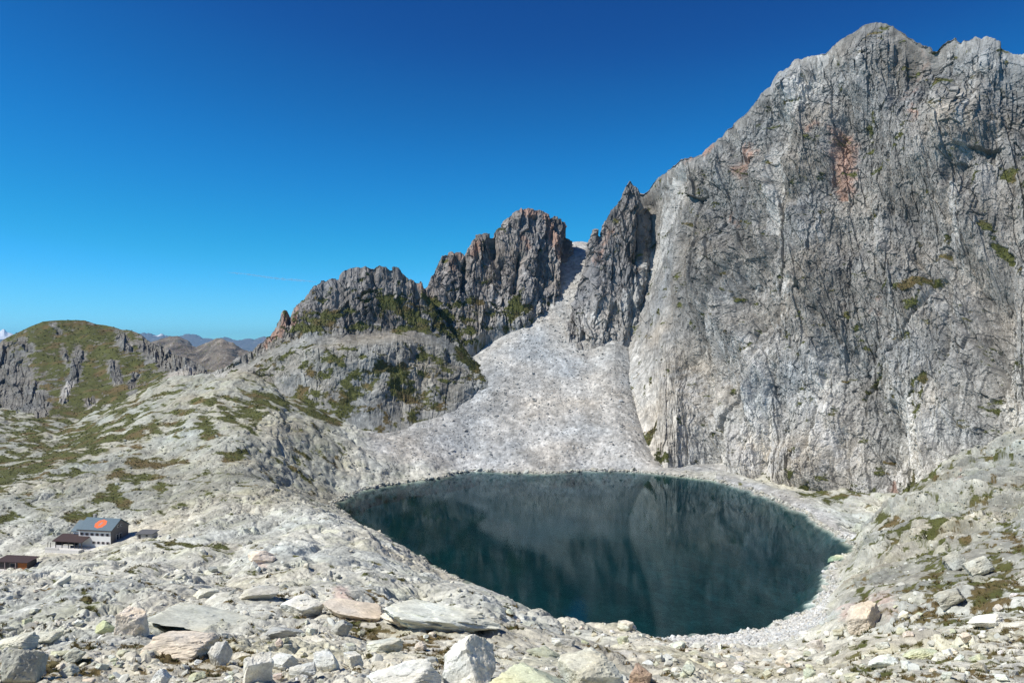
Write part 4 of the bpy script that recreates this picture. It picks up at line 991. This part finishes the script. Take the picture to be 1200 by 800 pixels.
def hut():
    # foot of the white front
    hy = 341.0; hx = (111 - 600) / F * hy; z = CAM_H + (400 - 640) / F * hy
    t = empty('mountain_hut', (hx, hy, z), math.radians(-10))
    tag(t, 'white mountain hut with blue grey roof and orange ring emblem', 'hut')
    EV, RG, W = 7.6, 11.2, 11.5
    MB().prism([(0, -4), (W, -4), (W, EV), (W / 2, RG), (0, EV)], -8, 7.9).build('wall', 'plaster', t)
    g = MB().prism([(-.05, -3.5), (W + .05, -3.5), (W + .05, EV - .02), (W / 2, RG - .03), (-.05, EV - .02)], 7.9, 8.1).build('gable_end', 'gable_grey', t)  # right-hand gable end, a darker grey than the white front
    th = .28; sl = (RG - EV) / (W / 2); oy = .7
    rf = MB().prism([(-oy, EV - oy * sl), (W / 2, RG), (W + oy, EV - oy * sl), (W + oy, EV - oy * sl + th), (W / 2, RG + th), (-oy, EV - oy * sl + th)], -8.5, 8.8).build('roof', 'blue_grey_metal', t)
    MB().box(-8.5, 8.8, -oy - .12, -oy, EV - oy * sl - .25, EV - oy * sl + th - .05).build('gutter', 'dark_cladding', rf)
    MB().box(-5.6, -4.4, 5.9, 7.0, RG - .6, RG + 1.7).build('chimney', 'dry_stone', rf)
    # emblem: a ring painted on the front slope of the roof
    ca, sa = 1 / math.hypot(1, sl), sl / math.hypot(1, sl)
    def on_roof(u, v, lift):
        y = 2.55 + v * ca; return (1.0 + u, y - lift * sa, EV + y * sl + th + lift * ca)
    m = MB(); n = 40; pts = []; fc = []
    for i in range(n):
        a = 2 * math.pi * i / n
        ro = 1 + .05 * math.cos(8 * a)
        pts += [on_roof(2.65 * ro * math.cos(a), 2.55 * ro * math.sin(a), .03), on_roof(.55 * math.cos(a) + .35 * math.sin(a), 1.35 * math.sin(a), .03)]
    for i in range(n):
        j = (i + 1) % n; fc.append((2 * i, 2 * j, 2 * j + 1, 2 * i + 1))
    m.poly(pts, fc).build('emblem', 'orange_paint', rf)
    m = MB(); m.poly([on_roof(.5 * math.cos(a) + .32 * math.sin(a), 1.25 * math.sin(a), .035) for a in [2 * math.pi * i / 20 for i in range(20)]], [tuple(range(20))]).build('emblem_centre', 'grey_paint', rf)
    def window(x, zc, w, h, kind='front'):
        f = MB()
        if kind == 'front':
            f.box(x - w / 2 - .1, x + w / 2 + .1, -.07, -.002, zc - h / 2 - .1, zc + h / 2 + .1)
            o = f.build('window', 'shutter', t)
            MB().box(x - w / 2, x + w / 2, -.10, -.071, zc - h / 2, zc + h / 2).build('pane', 'glass_dark', o)
            for s in (-1, 1): MB().box(x + s * w * .82 - w * .26, x + s * w * .82 + w * .26, -.09, -.003, zc - h / 2, zc + h / 2).build('shutter', 'grey_paint', o)
        else:
            f.box(8.102, 8.18, x - w / 2 - .1, x + w / 2 + .1, zc - h / 2 - .1, zc + h / 2 + .1)
            o = f.build('window', 'plaster', t)
            MB().box(8.181, 8.21, x - w / 2, x + w / 2, zc - h / 2, zc + h / 2).build('pane', 'glass_dark', o)
    for i in range(6): window(-6.4 + i * 2.55, 5.35, .85, .95)
    for i in range(4): window(-.4 + i * 2.3, 1.75, .8, .9)
    for y, zc, w, h in ((4.0, 3.6, 1.2, 2.4), (6.2, 3.6, 1.2, 2.4), (4.6, 8.3, .8, .9), (6.6, 8.3, .8, .9)): window(y, zc, w, h, 'side')
    # lower wing on the left
    wg = MB().prism([(1.4, -4), (10.6, -4), (10.6, 6.4), (6, 9.5), (1.4, 6.4)], -12.0, -8.0).build('wing', 'plaster', t)
    MB().prism([(.6, 5.95), (6, 9.6), (11.3, 6.0), (11.3, 6.28), (6, 9.9), (.6, 6.23)], -12.6, -8.52).build('wing_roof', 'blue_grey_metal', wg)
    # dark timber porch on the terrace
    an = MB().box(-16.4, -7.2, 1.0, 1.3, 0, 4.3).box(-16.4, -16.1, -3.6, 1.0, 0, 3.0).build('porch', 'dark_cladding', t)
    MB().prism([(-5.0, 2.75), (1.39, 4.55), (1.39, 4.80), (-5.0, 3.0)], -17.2, -8.01).prism([(-5.0, 2.75), (-.02, 4.15), (-.02, 4.40), (-5.0, 3.0)], -8.0, -2.4).build('porch_roof', 'brown_shingle', an)
    for x in (-15.8, -12.6, -9.4, -6.4, -4.6, -2.9): MB().box(x - .14, x + .14, -4.6, -4.32, 0, 2.82).build('post', 'dark_cladding', an)
    MB().box(-15.9, -8.6, -4.5, -4.3, 0, 1.15).build('balustrade', 'terrace_stone', an)
    # stone terrace in front, a wall of its own
    te = empty('stone_terrace', (hx, hy, z), math.radians(-10))
    tag(te, 'pale stone terrace with retaining wall in front of the white mountain hut', 'terrace')
    MB().prism([(-8.2, -6), (-.01, -6), (-.01, -.02), (-7.4, -.02)], -18.6, -2).build('platform', 'terrace_stone', te)
    MB().prism([(-5.2, -6), (-.01, -6), (-.01, -.35), (-4.6, -.35)], -1.99, 8.3).build('plinth', 'terrace_stone', te)
    MB().box(-18.6, -12, -7.5, -7.15, -.019, .75).build('parapet', 'terrace_stone', te)
    c, s_ = math.cos(math.radians(-10)), math.sin(math.radians(-10))
    for x, lab in ((-17.9, 'thin wooden post at the outer left corner of the hut terrace'), (-16.6, 'thin wooden post beside the corner post of the hut terrace')):
        p = empty('wooden_post', (hx + x * c + 6.6 * s_, hy + x * s_ - 6.6 * c, z - .02), math.radians(-10))
        tag(p, lab, 'post')
        MB().box(-.09, .09, -.09, .09, 0, 2.6).build('shaft', 'dark_cladding', p); MB().box(-.13, .13, -.13, .13, 2.602, 2.72).build('cap', 'grey_roof', p)
hut()

def shed():
    p = ground_px(15, 669); k = p[1] / F
    t = empty('wooden_shed', (p[0] + 1, p[1] + 2, p[2] - .2), math.radians(-8))
    tag(t, 'low dark wooden shed with an orange brown plank panel at the left edge', 'shed')
    MB().box(-9, 4.2, 0, 5, .0, 3.0).build('wall', 'dark_cladding', t)
    MB().prism([(-.8, 2.95), (5.6, 3.75), (5.6, 4.0), (-.8, 3.2)], -9.6, 5.0).build('roof', 'brown_shingle', t)
    m = MB()
    for i in range(9): m.box(.1 + i * .44, .5 + i * .44, -.10, -.003, .15, 2.85)
    m.build('plank_panel', 'orange_wood', t)
    MB().box(-.5, -.25, -.75, -.5, 0, 2.94).build('post', 'grey_paint', t)
    MB().box(-5.2, -4.95, -.75, -.5, 0, 2.94).build('post', 'grey_paint', t)
    o = MB().box(-3.4, -.8, -.06, -.004, .9, 2.5).build('window', 'grey_paint', t)
    MB().box(-3.2, -1.0, -.09, -.061, 1.05, 2.35).build('pane', 'glass_dark', o)
    MB().box(-9.3, 4.5, -1.6, 5.3, -3, -.01).build('foundation', 'terrace_stone', t)
shed()
def stone_hut():
    p = ground_px(169, 632)
    t = empty('stone_hut', (p[0], p[1] + 1, p[2]), math.radians(-6))
    tag(t, 'small grey dry stone hut with flat roof right of the white mountain hut', 'hut')
    MB().box(-3.4, 3.4, 0, 4.2, -1.5, 1.8).build('wall', 'dry_stone', t, bevel=.08)
    MB().prism([(-.4, 1.85), (4.7, 2.5), (4.7, 2.75), (-.4, 2.1)], -3.8, 3.8).build('roof', 'grey_roof', t)
    MB().box(-2.6, -1.6, -.05, -.003, 0, 1.6).build('door', 'dark_cladding', t)
    MB().box(.6, 1.5, -.05, -.003, 1.0, 1.6).build('window', 'glass_dark', t)
stone_hut()

# ------------------------------------------------------------------ vapour trail, far off and high
def contrail():
    D = 62000.0
    a = np.array([(265 - 600) / F * D, D, CAM_H + (400 - 319) / F * D]); b = np.array([(375 - 600) / F * D * 1.04, D * 1.04, CAM_H + (400 - 331.5) / F * D * 1.04])
    n, k = 70, 10; V = []; Fc = []
    r = np.random.default_rng(4)
    for i in range(n):
        t = i / (n - 1); c = a + (b - a) * t; c[2] += 35 * math.sin(t * 9) + r.normal(0, 8)
        rad = (40 + 45 * t) * min(1, t * 8 + .05, (1 - t) * 4 + .02) * (1 + .25 * r.normal())
        d = (b - a) / np.linalg.norm(b - a); e1 = np.array([0, 0, 1.0]); e2 = np.cross(d, e1); e2 /= np.linalg.norm(e2)
        for j in range(k):
            q = 2 * math.pi * j / k; V.append(c + (e1 * math.sin(q) + e2 * math.cos(q)) * max(rad, 2))
    for i in range(n - 1):
        for j in range(k): Fc.append((i * k + j, i * k + (j + 1) % k, (i + 1) * k + (j + 1) % k, (i + 1) * k + j))
    me = bpy.data.meshes.new('contrail'); me.from_pydata([tuple(v) for v in V], [], Fc); me.update()
    m, nt, out = new_mat('vapour'); L = nt.links.new
    tr = node(nt, 'ShaderNodeBsdfTransparent'); df = node(nt, 'ShaderNodeBsdfDiffuse'); df.inputs['Color'].default_value = (.78, .88, 1, 1)
    tl = node(nt, 'ShaderNodeBsdfTranslucent'); tl.inputs['Color'].default_value = (.8, .88, 1, 1); m2 = node(nt, 'ShaderNodeMixShader'); m2.inputs[0].default_value = .55
    L(df.outputs[0], m2.inputs[1]); L(tl.outputs[0], m2.inputs[2])
    mx = node(nt, 'ShaderNodeMixShader'); mx.inputs[0].default_value = .2
    L(tr.outputs[0], mx.inputs[1]); L(m2.outputs[0], mx.inputs[2]); L(mx.outputs[0], out.inputs['Surface'])
    tag(obj_from('contrail', me, m), 'thin faint white vapour trail in the blue sky above the left ridge', 'contrail')
contrail()
